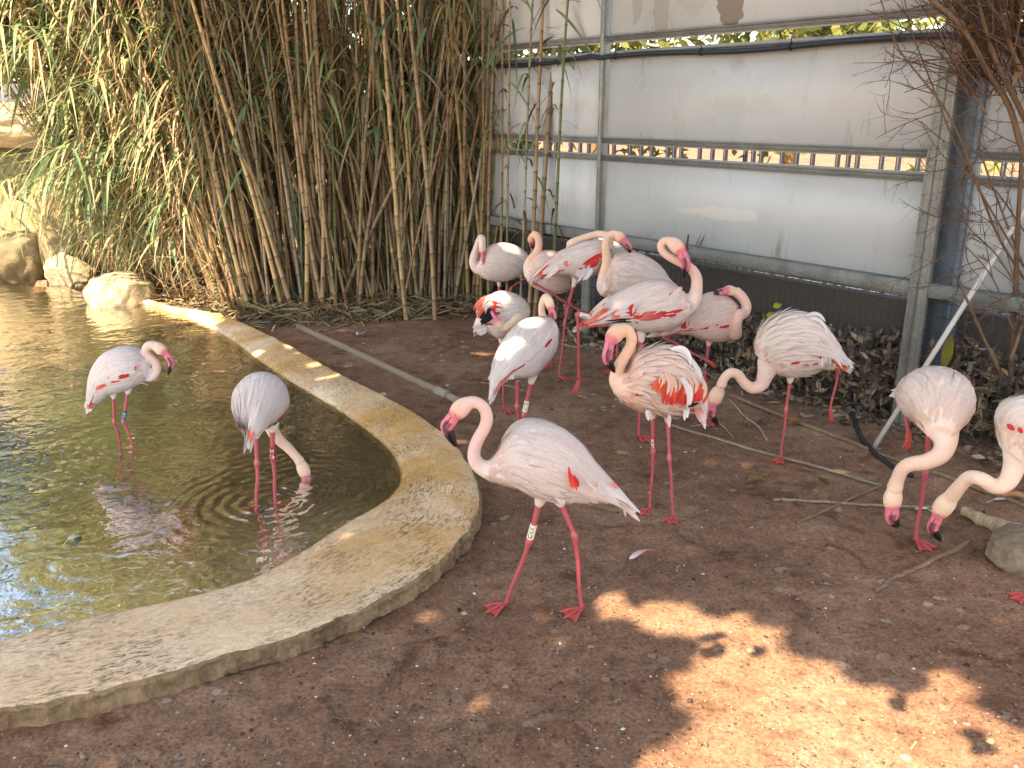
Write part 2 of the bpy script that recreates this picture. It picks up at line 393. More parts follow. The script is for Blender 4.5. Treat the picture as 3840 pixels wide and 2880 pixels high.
frow = []
for k, (off, z) in enumerate([(0.010, RIMZ - 0.010), (0.004, 0.07), (0.006, 0.05), (0.004, 0.03), (0.0, 0.012), (0.004, -0.03)]):
    jit = 0.022 * vnoise(S, S * 0 + k * 0.22, 12, 8) - 0.03 * np.clip(vnoise(S, S * 0 + k * 0.1, 7, 12) - 0.35, 0, 1) + 0.016 * vnoise(S, S * 0 + k * 0.5, 34, 9)
    p = OUTS + outn * (edge + off + jit)[:, None]
    V.append(np.column_stack([p, np.full(NR, z) + 0.004 * vnoise(S, S * 0 + k, 25, 3)])); UV.append(np.column_stack([S, np.full(NR, 0.6 + k * 0.03)]))
nrow = len(V); V = np.concatenate(V); UV = np.concatenate(UV)
F = []; FM = []
for r in range(nrow - 1):
    for i in range(NR - 1):
        F.append((r * NR + i, (r + 1) * NR + i, (r + 1) * NR + i + 1, r * NR + i + 1)); FM.append(0 if r < len(rows) - 1 else 1)
farc = np.clip((V[:, 1] - 2.6) / 1.5 - 0.25 * np.clip(-V[:, 0] - 1.2, 0, 2), 0.3, 1.0)
rm = mesh('pond_rim', V, F, np.repeat(farc[:, None], 3, 1), mats=[mat_rim(), mat_rimface()], fm=FM)
uvl = rm.uv_layers.new(name='UVMap')
li = np.zeros(len(rm.loops), dtype=np.int32); rm.loops.foreach_get('vertex_index', li)
uvl.data.foreach_set('uv', UV[li].astype(np.float32).ravel())
tag(link('pond_rim', rm), kind='structure', label='cream and ochre stone rim curving round the pond')
# ------------------------------------------------------------------ fence of white panels in a steel frame
FA = np.array([2.73, 5.80]); FANG = math.radians(37.8)
FD = np.array([-math.sin(FANG), math.cos(FANG)]); FN = np.array([-FD[1], FD[0]])  # FN points to the birds
if FN @ FA > 0: FN = -FN
def FS(px, py, n=0.0):
    """pixel -> (along fence, height) on the fence plane"""
    d = ray(px, py); A = FA + FN * n
    t = (FN @ A) / (FN @ d[:2]); p = CAMP + d * t
    return float((p[:2] - A) @ FD), float(p[2])
def FPt(s, n, z): 
    q = FA + FD * s + FN * n; return np.array([q[0], q[1], z])
FAX = np.array([[FD[0], FD[1], 0], [FN[0], FN[1], 0], [0, 0, 1]])
def fbox(mb, s0, s1, n0, n1, z0, z1, col=(1, 1, 1), m=0, bev=0.004):
    mb.box(FPt((s0 + s1) / 2, (n0 + n1) / 2, (z0 + z1) / 2), (abs(s1 - s0) / 2, abs(n1 - n0) / 2, abs(z1 - z0) / 2), col, m, FAX, bev)
def hz(a, b, c=None):
    return FS(*K(a)[0])[1] * 0.5 + FS(*K(b)[0])[1] * 0.5
zA = hz((1316, 80), (2023, 30)); zB = hz((1316, 118), (2023, 84)); zC = hz((1314, 299), (1991, 336)); zD = hz((1314, 339), (1985, 386))
zE = hz((1316, 497), (1963, 607)); zEb = hz((1316, 520), (1963, 634))
sThin = FS(*K((1304, 300))[0])[0]; sBig = FS(*K((2003, 600))[0])[0]
print('FENCE', zA, zB, zC, zD, zE, zEb, sThin, sBig)
def panel_spot(px_, py_):
    s_, z_ = FS(px_, py_); return FPt(s_, 0, z_) - FPt(0, 0, 0)
STAINS_AND_BAND = [(panel_spot(2735, 30), .24, .26, (0.20, 0.15, 0.11), 0.95), (panel_spot(2480, 50), .17, .28, (0.25, 0.235, 0.20), 0.5), (panel_spot(2390, 20), .11, .22, (0.25, 0.235, 0.21), 0.45), (panel_spot(2760, 240), .14, .12, (0.28, 0.27, 0.25), 0.4), (panel_spot(2700, 800), .8, .09, (0.56, 0.52, 0.47), 0.6)]
def mat_panel():
    m, nt, b = newmat('white_panel'); N = NT(nt); co = N.coord()
    n1 = N.noise(co, 1.6, 5, 0.6); drip = N.noise(N.coord((6, 6, 0.7)), 2.2, 6, 0.65, 0.4); sp = N.noise(co, 38, 4, 0.7); pt = N.noise(co, 2.1, 3)
    c = N.ramp(n1, [(0.3, (0.37, 0.375, 0.378)), (0.7, (0.445, 0.45, 0.454))])
    dm = N.mix(1.0, N.ramp(drip, [(0.56, (0, 0, 0)), (0.72, (1, 1, 1))]), N.ramp(pt, [(0.5, (0, 0, 0)), (0.66, (1, 1, 1))]), 'MULTIPLY')
    c = N.mix(dm, c, (0.24, 0.22, 0.19))
    sm = N.mix(1.0, N.ramp(sp, [(0.68, (0, 0, 0)), (0.74, (1, 1, 1))]), N.ramp(pt, [(0.35, (1, 1, 1)), (0.6, (0.1, 0.1, 0.1))]), 'MULTIPLY')
    c = N.mix(sm, c, (0.25, 0.24, 0.22))
    g = N('TexCoord').outputs['Generated']; z = N('SeparateXYZ', {0: g}).outputs['Z']
    ed = N('MapRange', {'Value': N('Math', {0: z, 1: N('Math', {0: sp, 1: 0.06}, operation='MULTIPLY').outputs[0]}, operation='SUBTRACT').outputs[0], 'From Min': 0.94, 'From Max': 0.97}).outputs[0]
    c = N.mix(ed, c, (0.30, 0.28, 0.25))
    for (q, rx, rz, colr, st) in STAINS_AND_BAND:   # dried mud, smears and one wide paler band
        dv = N('VectorMath', {0: co, 1: tuple(q)}, operation='SUBTRACT').outputs[0]
        dv = N('VectorMath', {0: dv, 1: (1 / rx, 1 / rx, 1 / rz)}, operation='MULTIPLY').outputs[0]
        ln = N('VectorMath', {0: dv}, operation='LENGTH').outputs['Value']
        ln = N('Math', {0: ln, 1: N('Math', {0: N.noise(co, 7, 4, 0.6), 1: 0.9}, operation='MULTIPLY').outputs[0]}, operation='ADD').outputs[0]
        c = N.mix(N.ramp(ln, [(0.95, (st, st, st)), (1.06, (0, 0, 0))]), c, colr)
    nt.links.new(c, b.inputs['Base Color']); b.inputs['Specular IOR Level'].default_value = 0.5
    nt.links.new(N.ramp(n1, [(0.3, (0.22,) * 3), (0.7, (0.42,) * 3)]), b.inputs['Roughness'])
    nt.links.new(N.bump(N.noise(co, 0.8, 2), 0.12, 0.1), b.inputs['Normal'])
    return m
def mat_galv(name, base, r=0.5):
    m, nt, b = newmat(name); N = NT(nt); co = N.coord()
    n1 = N.noise(co, 5, 5, 0.6); n2 = N.noise(co, 60, 4, 0.7); dr = N.noise(N.coord((10, 10, 0.8)), 2, 5, 0.6)
    c = N.ramp(n1, [(0.3, tuple(0.72 * k for k in base)), (0.7, tuple(1.2 * k for k in base))])
    c = N.mix(1.0, c, N.ramp(n2, [(0.35, (0.75, 0.74, 0.72)), (0.65, (1.12, 1.12, 1.12))]), 'MULTIPLY')
    c = N.mix(N.ramp(dr, [(0.58, (0, 0, 0)), (0.75, (0.7, 0.7, 0.7))]), c, (0.10, 0.085, 0.065))
    nt.links.new(c, b.inputs['Base Color']); b.inputs['Roughness'].default_value = r; b.inputs['Metallic'].default_value = 0.15
    nt.links.new(N.bump(n2, 0.2, 0.003), b.inputs['Normal'])
    return m
mPanel = mat_panel(); mGalv = mat_galv('galvanised_steel', (0.235, 0.235, 0.215)); mRail = mat_galv('rail_steel', (0.15, 0.15, 0.14)); mBlueShade = mat_galv('blue_shade_tinted_steel', (0.12, 0.16, 0.20)); mBeam = mat_galv('grey_beam', (0.20, 0.195, 0.18), 0.8)  # the column steel has bluish shade put into its colour
SL, SR = 6.3, -4.0
fr = empty('panel_fence', FPt(0, 0, 0), 'tall white panel fence in a grey steel frame behind the flamingos', 'fence'); FO = FPt(0, 0, 0)
def fpart(name, fn, mat, parent=None):
    mb = MB(); fn(mb); return mb.build(name, mat, parent or fr, origin=FO)
# panels: rows x bays
bays = [(sBig - 0.10, SR), (sThin + 0.035, sBig + 0.09), (sThin + 0.09 + 0.0, sThin + 3.0), (sThin + 3.06, sThin + 6.0), (sThin + 6.06, SL)]
bays = [(SR, sBig - 0.22), (sBig + 0.06, sThin - 0.045), (sThin + 0.03, SL)]
rowz = [(zE - 0.02, zD + 0.035), (zC - 0.035, zB + 0.045), (zA - 0.035, zA + 1.15)]
for (a, b_) in bays:
    for (z0, z1) in rowz:
        fpart('panel', lambda mb: fbox(mb, a, b_, -0.012, 0.0, z0, z1, bev=0.002), mPanel)
# rails (lipped channel: web, two lips)
for (z, t) in ((zA, 0.045), (zB, 0.045), (zC, 0.045), (zD, 0.045)):
    for (a, b_) in ((SR, sBig - 0.13), (sBig + 0.05, sThin - 0.02), (sThin + 0.02, SL)):
        def rail(mb):
            fbox(mb, a, b_, 0.0025, 0.022, z - t / 2, z + t / 2)
            fbox(mb, a, b_, 0.0245, 0.036, z + t / 2 - 0.012, z + t / 2 + 0.001, bev=0.002); fbox(mb, a, b_, 0.0245, 0.032, z - t / 2 - 0.001, z - t / 2 + 0.010, bev=0.002)
        fpart('rail', rail, mRail)
fpart('post', lambda mb: (fbox(mb, sThin - 0.022, sThin + 0.022, 0.038, 0.060, zEb - 0.02, zA + 1.2), fbox(mb, sThin - 0.005, sThin + 0.005, -0.05, 0.0375, zEb, zA + 1.2, bev=0.001)), mGalv)
# big post: channel section facing the birds with an open dark side
def bigpost(mb):
    fbox(mb, sBig - 0.055, sBig + 0.055, 0.075, 0.11, -0.05, zA + 1.3)
    fbox(mb, sBig - 0.0555 - 0.012, sBig - 0.045, 0.06, 0.113, -0.05, zA + 1.3, bev=0.003)
    fbox(mb, sBig + 0.045, sBig + 0.059, 0.03, 0.113, -0.05, zA + 1.3, bev=0.003)
p = fpart('post', bigpost, mGalv)
fpart('post', lambda mb: (fbox(mb, sBig - 0.172, sBig + 0.03, -0.12, -0.03, -0.05, zA + 1.3), fbox(mb, sBig - 0.21, sBig - 0.175, -0.06, 0.03, -0.05, zA + 1.3)), mBlueShade)
def groove(mb): fbox(mb, sBig - 0.008, sBig + 0.002, 0.1105, 0.116, 0.0, zA + 1.3, bev=0.001)
fpart('seam', groove, mRail)
# bottom beam, stub posts
for (a, b_) in ((SR, sBig - 0.062), (sBig + 0.062, sThin + 0.6), (sThin + 0.61, SL)):
    fpart('beam', lambda mb: fbox(mb, a, b_, 0.002, 0.10, zEb, zE, bev=0.006), mBeam)
sStub = FS(*K((1281, 620))[0])[0]
for s_ in (sStub, SL - 0.2):
    fpart('stub_post', lambda mb: fbox(mb, s_ - 0.05, s_ + 0.05, 0.01, 0.11, -0.05, zEb - 0.003, bev=0.006), mBeam)
# wire mesh below the beam
def wires(mb):
    s = SR
    while s < SL:
        lean = 0.004 * math.sin(s * 7); mb.tube([FPt(s, 0.075, -0.02), FPt(s + lean, 0.075, zEb + 0.0)], 0.003, 4, (0.03, 0.028, 0.026), cap=False); s += 0.052
    for z in np.arange(0.06, zEb, 0.105):
        ss = np.arange(SR, SL, 0.3)
        mb.tube([FPt(q, 0.079, z + 0.006 * math.sin(q * 3.1 + z * 20)) for q in ss], 0.003, 4, (0.035, 0.032, 0.03), cap=False)
tag(fpart('wire_mesh', wires, M['paint']), kind='stuff')
# kerb wall behind the mesh
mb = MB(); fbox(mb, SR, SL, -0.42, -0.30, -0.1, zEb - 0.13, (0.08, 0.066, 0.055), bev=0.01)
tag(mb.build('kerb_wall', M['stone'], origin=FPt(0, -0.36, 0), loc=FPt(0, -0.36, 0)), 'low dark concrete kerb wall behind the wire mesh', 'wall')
# black hose strapped to the second rail
hs = []
for q in np.linspace(SR, SL, 120):
    sag = 0.0
    if q > sThin: sag = -0.05 * math.sin(min((q - sThin) / 2.2, 1) * math.pi) + 0.02
    else: sag = 0.012 * math.sin((q - sBig) / (sThin - sBig) * math.pi * 3) - 0.006 - (0.0 if q > sBig else 0.02)
    hs.append(FPt(q, 0.085 + (0.05 if abs(q - sBig) < 0.3 else 0.0), zB - 0.005 + sag))
hs = catmull(hs, 240)
hz_ = empty('water_hose', FPt(0, 0.08, zB), 'black water hose strapped along the upper fence rail', 'hose')
mb = MB(); mb.tube(hs, 0.021, 10, (0.012, 0.014, 0.02)); mb.build('hose', M['paint'], hz_, origin=FPt(0, 0.08, zB))
for px in (1344, 1529, 1728, 1960):
    q = FS(*K((px, 110))[0])[0]; mb = MB()
    i = int(np.argmin([abs((h[:2] - FA) @ FD - q) for h in hs])); c = hs[i]
    ring = [c + 0.027 * (math.cos(a) * np.array([FN[0], FN[1], 0]) + math.sin(a) * np.array([0, 0, 1])) for a in np.linspace(0, 2 * math.pi, 13)]
    mb.tube(ring, 0.004, 5, (0.01, 0.01, 0.012))
    tail = catmull([c + np.array([0, 0, 0.027]), c + np.array([FN[0] * .02, FN[1] * .02, 0.07]), c + np.array([FD[0] * .05, FD[1] * .05, 0.12]), c + np.array([FD[0] * .12, FD[1] * .12, 0.10 + 0.02 * (px % 3)])], 10)
    mb.tube(tail, 0.003, 5, (0.01, 0.01, 0.012)); mb.build('strap', M['paint'], hz_, origin=FPt(0, 0.08, zB))
# street beyond: pale paving, black railing, orange barriers, far trees
BH = lambda s, n, z: FPt(s, n, z)
m_, nt_, b_ = newmat('pale_paving'); N_ = NT(nt_); b_.inputs['Roughness'].default_value = 0.9
nt_.links.new(N_.ramp(N_.noise(N_.coord(), 3, 5), [(0.3, (0.42, 0.40, 0.38)), (0.7, (0.58, 0.56, 0.53))]), b_.inputs['Base Color'])
pv = mesh('pavement', [BH(-14, -0.7, 0.02), BH(7.0, -0.7, 0.02), BH(7.0, -30, 0.02), BH(-14, -30, 0.02)], [(3, 2, 1, 0)], mats=[m_])
tag(link('pavement', pv), kind='structure')
rl = empty('railing', BH(2, -3.2, 0), 'black picket railing seen through the gap between the panels', 'railing')
s = -5.0; k = 0
while s < 14:
    mb = MB(); fbox(mb, s - 0.016, s + 0.016, -3.23, -3.17, 0.05, 1.75, (0.012, 0.012, 0.016)); mb.build('picket', M['paint'], rl, origin=BH(2, -3.2, 0))
    s += 0.16 + (0.14 if k % 3 == 2 else 0.0) + 0.05 * math.sin(k); k += 1
for z in (0.2, 1.2):
    mb = MB(); fbox(mb, -5, 14, -3.22, -3.18, z, z + 0.05, (0.012, 0.012, 0.016)); mb.build('crossbar', M['paint'], rl, origin=BH(2, -3.2, 0))
for j, (s0, lab) in enumerate(((-2.6, 'orange trestle barrier beyond the railing beside the steel post'), (0.2, 'orange trestle barrier beyond the railing behind the middle panel'))):
    ob = empty('street_barrier', BH(s0, -5.5, 0), lab, 'barrier')
    def bar(mb, a, b2, r=0.035): mb.tube([BH(*a), BH(*b2)], r, 6, (0.62, 0.20, 0.10))
    for (a, b2) in (((s0 - 1, -5.5, 1.55), (s0 + 1, -5.5, 1.55)), ((s0 - 1, -5.5, 0.4), (s0 + 1, -5.5, 0.4)), ((s0 - 1, -5.5, 0), (s0 - 1, -5.5, 1.6)), ((s0 + 1, -5.5, 0), (s0 + 1, -5.5, 1.6)), ((s0 - 1, -5.5, 0.4), (s0, -5.5, 1.55)), ((s0, -5.5, 1.55), (s0 + 1, -5.5, 0.4)), ((s0, -5.5, 0.4), (s0, -5.5, 1.55))):
        mb = MB(); bar(mb, a, b2); mb.build('bar', M['paint'], ob, origin=BH(s0, -5.5, 0))
# ------------------------------------------------------------------ flamingos
WHITE = np.array([0.72, 0.62, 0.575]); PINK = np.array([0.82, 0.60, 0.55]); PEACH = np.array([0.82, 0.55, 0.42]); RED = np.array([0.62, 0.035, 0.035]); ORED = np.array([0.74, 0.10, 0.04]); CORAL = np.array([0.78, 0.24, 0.20])
BLACK = np.array([0.012, 0.011, 0.012]); LEG = np.array([0.43, 0.085, 0.10]); FOOT = np.array([0.41, 0.062, 0.05]); BILLP = np.array([0.64, 0.17, 0.22])
ZOOM = {'A': (1550, 1400, .6028), 'B': (1700, 800, .5425), 'C': (2200, 1150, .5426), 'D': (3000, 1300, .6330), 'E': (0, 1000, .6027),
        '5': (1850, 1000, .3618), '6': (1700, 820, .2893), '7': (2100, 820, .2893), '8': (2600, 900, .3617)}

def feather(mb, P, Nn, w, col, tipcol=None, sharp=0.75, curl=0.12, root=0.35, edge=0.9):
    """one vane: spine points P, surface normals Nn, greatest width w"""
    P = np.asarray(P, float); n = len(P); t = np.linspace(0, 1, n)
    T = np.gradient(P, axis=0); S = np.cross(T, Nn); S /= np.linalg.norm(S, axis=1)[:, None] + 1e-9
    prof = np.minimum(1, root + (1 - root) * t / 0.3) * np.where(t > sharp, np.sqrt(np.clip(1 - ((t - sharp) / (1 - sharp)) ** 2, 0, 1)), 1.0)
    prof[-1] = 0.12
    hw = (w * 0.5 * prof)[:, None]
    L = P - S * hw - Nn * hw * curl; R = P + S * hw - Nn * hw * curl
    V = np.stack([L, P, R], 1).reshape(-1, 3); F = []
    for i in range(n - 1):
        a = i * 3; F.append((a, a + 1, a + 4, a + 3)); F.append((a + 1, a + 2, a + 5, a + 4))
    c0 = np.asarray(col, float); c1 = c0 if tipcol is None else np.asarray(tipcol, float)
    C = c0[None, :] * (1 - t[:, None] ** 1.5) + c1[None, :] * t[:, None] ** 1.5
    C = np.repeat(C, 3, 0); C[0::3] *= edge; C[2::3] *= edge
    mb.add(V, F, C)

class Torso:
    def __init__(s, top, bot, hw):
        m = 60
        s.top = catmull(top, m); s.bot = catmull(bot, m); s.hw = np.clip(catmull(np.asarray(hw)[:, None], m)[:, 0], 0.006, 1)
        s.c = (s.top + s.bot) / 2; s.up = (s.top - s.bot) / 2
        ax = np.gradient(s.c, axis=0); s.ax = ax / (np.linalg.norm(ax, axis=1)[:, None] + 1e-9)
        sd = np.cross(s.ax, s.up); s.sd = sd / (np.linalg.norm(sd, axis=1)[:, None] + 1e-9)
        s.len = float(np.sum(np.linalg.norm(np.diff(s.c, axis=0), axis=1))); s.m = m
    def at(s, q, arr):
        x = np.clip(q, 0, 1) * (s.m - 1); i = np.minimum(x.astype(int), s.m - 2); f = x - i
        if arr.ndim == 2: f = f[:, None]
        return arr[i] * (1 - f) + arr[i + 1] * f
    def pos(s, q, th):
        """q along 0 front .. 1 tail (may run past 1), th angle from the back"""
        q = np.asarray(q, float); th = np.broadcast_to(np.asarray(th, float), q.shape)
        c = s.at(q, s.c); up = s.at(q, s.up); sd = s.at(q, s.sd); hw = s.at(q, s.hw); ax = s.at(q, s.ax)
        over = np.clip(q - 1, 0, None)[:, None]; c = c + ax * over * s.len
        p = c + up * np.cos(th)[:, None] + sd * (hw * np.sin(th))[:, None]
        un = np.linalg.norm(up, axis=1)
        n = up / (un ** 2 + 1e-9)[:, None] * np.cos(th)[:, None] + sd * (np.sin(th) / hw)[:, None]
        n /= np.linalg.norm(n, axis=1)[:, None] + 1e-9
        return p, n
    def solid(s, n=28):
        th = np.linspace(0, 2 * math.pi, n, endpoint=False); V = []
        for i in range(0, s.m):
            V.append(s.c[i] + s.up[i] * np.cos(th)[:, None] + s.sd[i] * (s.hw[i] * np.sin(th))[:, None])
        V = np.concatenate(V); F = []
        for i in range(s.m - 1):
            for j in range(n): F.append((i * n + j, i * n + (j + 1) % n, (i + 1) * n + (j + 1) % n, (i + 1) * n + j))
        F.append(tuple(range(n - 1, -1, -1))); F.append(tuple(range((s.m - 1) * n, s.m * n)))
        return V, F

def ellipsoid(c, ax, r, n=20, m=14):
    """ax rows = axes, r radii"""
    V = [c + ax[0] * r[0] ]; F = []
    for i in range(1, m):
        a = math.pi * i / m
        for j in range(n):
            b = 2 * math.pi * j / n
            V.append(c + ax[0] * r[0] * math.cos(a) + (ax[1] * r[1] * math.cos(b) + ax[2] * r[2] * math.sin(b)) * math.sin(a))
    V.append(c - ax[0] * r[0])
    for j in range(n): F.append((0, 1 + j, 1 + (j + 1) % n)); F.append((len(V) - 1, len(V) - 1 - n + (j + 1) % n, len(V) - 1 - n + j))
    for i in range(m - 2):
        for j in range(n): F.append((1 + i * n + j, 1 + (i + 1) * n + j, 1 + (i + 1) * n + (j + 1) % n, 1 + i * n + (j + 1) % n))
    return np.array(V), F

def remesh(V, F, vox, it):
    me = bpy.data.meshes.new('tmp'); me.from_pydata([tuple(v) for v in V], [], [tuple(f) for f in F]); me.update()
    o = bpy.data.objects.new('tmp', me); COL.objects.link(o)
    r = o.modifiers.new('r', 'REMESH'); r.mode = 'VOXEL'; r.voxel_size = vox
    sm = o.modifiers.new('s', 'SMOOTH'); sm.iterations = it; sm.factor = 0.5
    dg = bpy.context.evaluated_depsgraph_get(); ev = o.evaluated_get(dg)
    out = bpy.data.meshes.new_from_object(ev); bpy.data.objects.remove(o); bpy.data.meshes.remove(me)
    return out

def text_mesh(txt, size):
    cu = bpy.data.curves.new('t', 'FONT'); cu.body = txt; cu.size = size; cu.align_x = 'CENTER'; cu.align_y = 'CENTER'; cu.offset = size * 0.02
    o = bpy.data.objects.new('t', cu); COL.objects.link(o); dg = bpy.context.evaluated_depsgraph_get()
    me = bpy.data.meshes.new_from_object(o.evaluated_get(dg)); V = np.array([v.co[:] for v in me.vertices]); F = [tuple(p.vertices) for p in me.polygons]
    bpy.data.objects.remove(o); bpy.data.curves.remove(cu); bpy.data.meshes.remove(me)
    return V, F

def make_leg(root, org, hip, ank, foot, toe, ring, scale, grounded, R):
    """leg from the feathered thigh: shank, swollen joint, lower leg, webbed foot"""
    hip, ank, foot, toe = map(np.asarray, (hip, ank, foot, toe))
    mb = MB(); k = scale
    a = ank + (hip - ank) * np.linspace(1, 0.12, 8)[:, None]; jt = [ank + (hip - ank) * 0.06, ank, ank + (foot - ank) * 0.05]
    b = ank + (foot - ank) * np.linspace(0.10, 0.98, 10)[:, None]
    perp = unit(np.cross(foot - hip, [0, 1, 0.2])); b = b + perp * (0.003 * np.sin(np.linspace(0, math.pi * 2, 10)))[:, None]
    P = np.vstack([a, jt, b]); r = np.concatenate([np.linspace(0.0155, 0.0105, 8), [0.0150, 0.0175, 0.0150], np.linspace(0.0105, 0.0088, 9), [0.012]]) * k
    P = catmull(P, 60); rr = np.interp(np.linspace(0, 1, 60), np.linspace(0, 1, len(r)), r)
    t = np.linspace(0, 1, 60)[:, None]; col = LEG[None] * (1 - t) + (LEG * np.array([1.0, 0.8, 0.72]))[None] * t
    jm = np.exp(-((np.arange(60) - 24) / 4.0) ** 2)[:, None]; col = col * (1 - 0.25 * jm) + np.array([0.62, 0.20, 0.22]) * 0.25 * jm
    mb.tube(P, rr, 10, col)
    lg = mb.build('leg', M['legskin'], root, origin=org)
    # foot: three toes with web, and a short hind toe
    fb = MB(); fw = toe - foot
    if grounded:
        fw[2] = 0; fw = unit(fw); sd = np.array([-fw[1], fw[0], 0]); z0 = foot[2]
        L = 0.112 * k; spread = 0.55
        tips = [foot + (fw * math.cos(a_) + sd * math.sin(a_)) * L * (1.0 if a_ == 0 else 0.93) for a_ in (-spread, 0, spread)]
        for tp in tips: tp[2] = z0 - 0.004
        kn = foot + np.array([0, 0, 0.012 * k])
        for tp in tips:
            mid = kn + (tp - kn) * 0.5 + np.array([0, 0, 0.004])
            fb.tube(catmull([kn, mid, tp], 7), np.array([0.010, 0.0085, 0.008, 0.0075, 0.007, 0.006, 0.003]) * k, 7, FOOT)
            fb.tube([tp - unit(tp - kn) * 0.004, tp + unit(tp - kn) * 0.009 * k + np.array([0, 0, -0.002])], [0.0035 * k, 0.001], 5, (0.06, 0.03, 0.03))
        for i in (0, 1):
            m1, m2 = tips[i], tips[i + 1]; mid = (m1 + m2) / 2 * 0.84 + foot * 0.16
            V = []; g = 5
            for u in np.linspace(0.05, 0.98, g):
                for v in np.linspace(0, 1, g):
                    e = (m1 * (1 - v) + m2 * v); e = e + (mid - (m1 + m2) / 2) * (4 * v * (1 - v)); q = kn + (e - kn) * u; q[2] = z0 + 0.011 * (1 - u) - 0.001; V.append(q)
            V2 = np.array(V); Vb = V2 - np.array([0, 0, 0.004]); n_ = g * g
            F = [(a_ * g + b_, a_ * g + b_ + 1, (a_ + 1) * g + b_ + 1, (a_ + 1) * g + b_) for a_ in range(g - 1) for b_ in range(g - 1)]
            fb.add(V2, F, FOOT * 1.08); fb.add(Vb, [f[::-1] for f in F], FOOT)
        fb.tube([kn, foot - fw * 0.022 * k + np.array([0, 0, 0.006])], [0.006 * k, 0.003 * k], 6, FOOT)
    else:
        dn = unit(fw); sd = unit(np.cross(dn, [0.3, 1, 0.1])); L = 0.10 * k
        for a_ in (-0.16, 0, 0.16):
            d = dn * math.cos(a_) + sd * math.sin(a_); tp = foot + d * L * (1 if a_ == 0 else 0.92)
            fb.tube(catmull([foot - dn * 0.01, foot + d * L * 0.5 + np.array([0.004, -0.006, 0]), tp], 7), np.array([0.012, 0.012, 0.011, 0.010, 0.009, 0.007, 0.003]) * k, 7, FOOT)
        fb.tube([foot, foot - sd * 0.015 + dn * 0.02], [0.006 * k, 0.003 * k], 6, FOOT)
    fb.build('foot', M['legskin'], lg, origin=org)
    if ring:
        txt, rc, tc, pos = ring
        c = ank + (hip - ank) * pos; axv = unit(hip - ank); h = 0.036 * k; r0 = 0.0165 * k
        tocam = unit(CAMP - c); f0 = unit(tocam - axv * (tocam @ axv)); f1 = np.cross(axv, f0)
        rb = MB(); n = 24; V = []
        for (rad, hh) in ((r0 - 0.002, -h), (r0, -h * 0.96), (r0, h * 0.96), (r0 - 0.002, h)):
            for j in range(n):
                a_ = 2 * math.pi * j / n; V.append(c + axv * hh + (f0 * math.cos(a_) + f1 * math.sin(a_)) * rad)
        F = [(r_ * n + j, r_ * n + (j + 1) % n, (r_ + 1) * n + (j + 1) % n, (r_ + 1) * n + j) for r_ in range(3) for j in range(n)]
        F += [tuple(range(n - 1, -1, -1)), tuple(range(3 * n, 4 * n))]
        rb.add(V, F, rc)
        tv, tf = text_mesh(txt, 0.028 * k)
        w_ = np.ptp(tv[:, 0]); sc_ = min(1.0, 2 * h * 0.9 / w_); tv = tv * sc_
        for off in (0.15, 2.4):
            a_ = tv[:, 1] / r0 + off; rd = r0 + 0.0007
            VV = c + axv[None] * tv[:, :1] + (np.cos(a_)[:, None] * f0 - np.sin(a_)[:, None] * f1) * rd
            rb.add(VV, tf, tc)
        rb.build('leg_ring', M['paint'], lg, origin=org, smooth=False)
    return lg

def make_bill(root, org, F0, Bp, T0, latr, k, opening=0.0):
    """bent bill: deep lower mandible, lid-like upper one, black tip"""
    P = catmull([F0, F0 * 0.45 + Bp * 0.55 , Bp, Bp * 0.45 + T0 * 0.55, T0], 26)
    # smooth the bend
    for _ in range(3): P[1:-1] = (P[:-2] + P[1:-1] * 2 + P[2:]) / 4
    T = np.gradient(P, axis=0); T /= np.linalg.norm(T, axis=1)[:, None]
    lat = unit(latr); t = np.linspace(0, 1, 26)
    outw = np.cross(lat, T)
    # outward = convex (upper) side of the bend
    bend = (P[0] + P[-1]) / 2 - P[13]
    if np.mean(outw @ bend) > 0: outw = -outw
    dep = np.interp(t, [0, 0.15, 0.4, 0.6, 0.8, 0.95, 1], [0.024, 0.0265, 0.026, 0.0225, 0.0155, 0.007, 0.002]) * k
    wid = np.interp(t, [0, 0.2, 0.5, 0.75, 0.95, 1], [0.019, 0.0178, 0.0165, 0.013, 0.0065, 0.002]) * k
    n = 12
    for name, lo in (('upper_bill', False), ('lower_bill', True)):
        mb = MB(); V = []; C = []
        for i in range(26):
            for j in range(n):
                a = math.pi * j / (n - 1)
                split = 0.30 * dep[i]
                if lo: q = P[i] + lat * wid[i] * 1.0 * math.cos(a) + outw[i] * (split - 0.0015 * k - (dep[i] + split) * 0.98 * math.sin(a) ** 0.8)
                else: q = P[i] + lat * wid[i] * 0.93 * math.cos(a) + outw[i] * (split + 0.001 * k + (dep[i] * 0.72) * math.sin(a) ** 0.7)
                V.append(q)
                bl = np.clip((t[i] + (0.05 if lo else 0.0) + 0.03 * math.sin(a * 2) - 0.64) / 0.03, 0, 1)
                base = BILLP * (1.0 if lo else 0.93); 
                if not lo and t[i] < 0.25: base = BILLP * np.array([0.98, 0.9, 0.95])
                edge = abs(math.cos(a)) > 0.93
                cc = base * (1 - bl) + BLACK * bl
                if edge and t[i] > 0.2: cc = cc * 0.35
                C.append(cc)
        F = [(i * n + j, i * n + (j + 1) % n, (i + 1) * n + (j + 1) % n, (i + 1) * n + j) for i in range(25) for j in range(n)]
        F += [tuple(range(n - 1, -1, -1)), tuple(range(25 * n, 26 * n))]
        mb.add(V, F, np.array(C)); mb.build(name, M['bill'], root, origin=org)

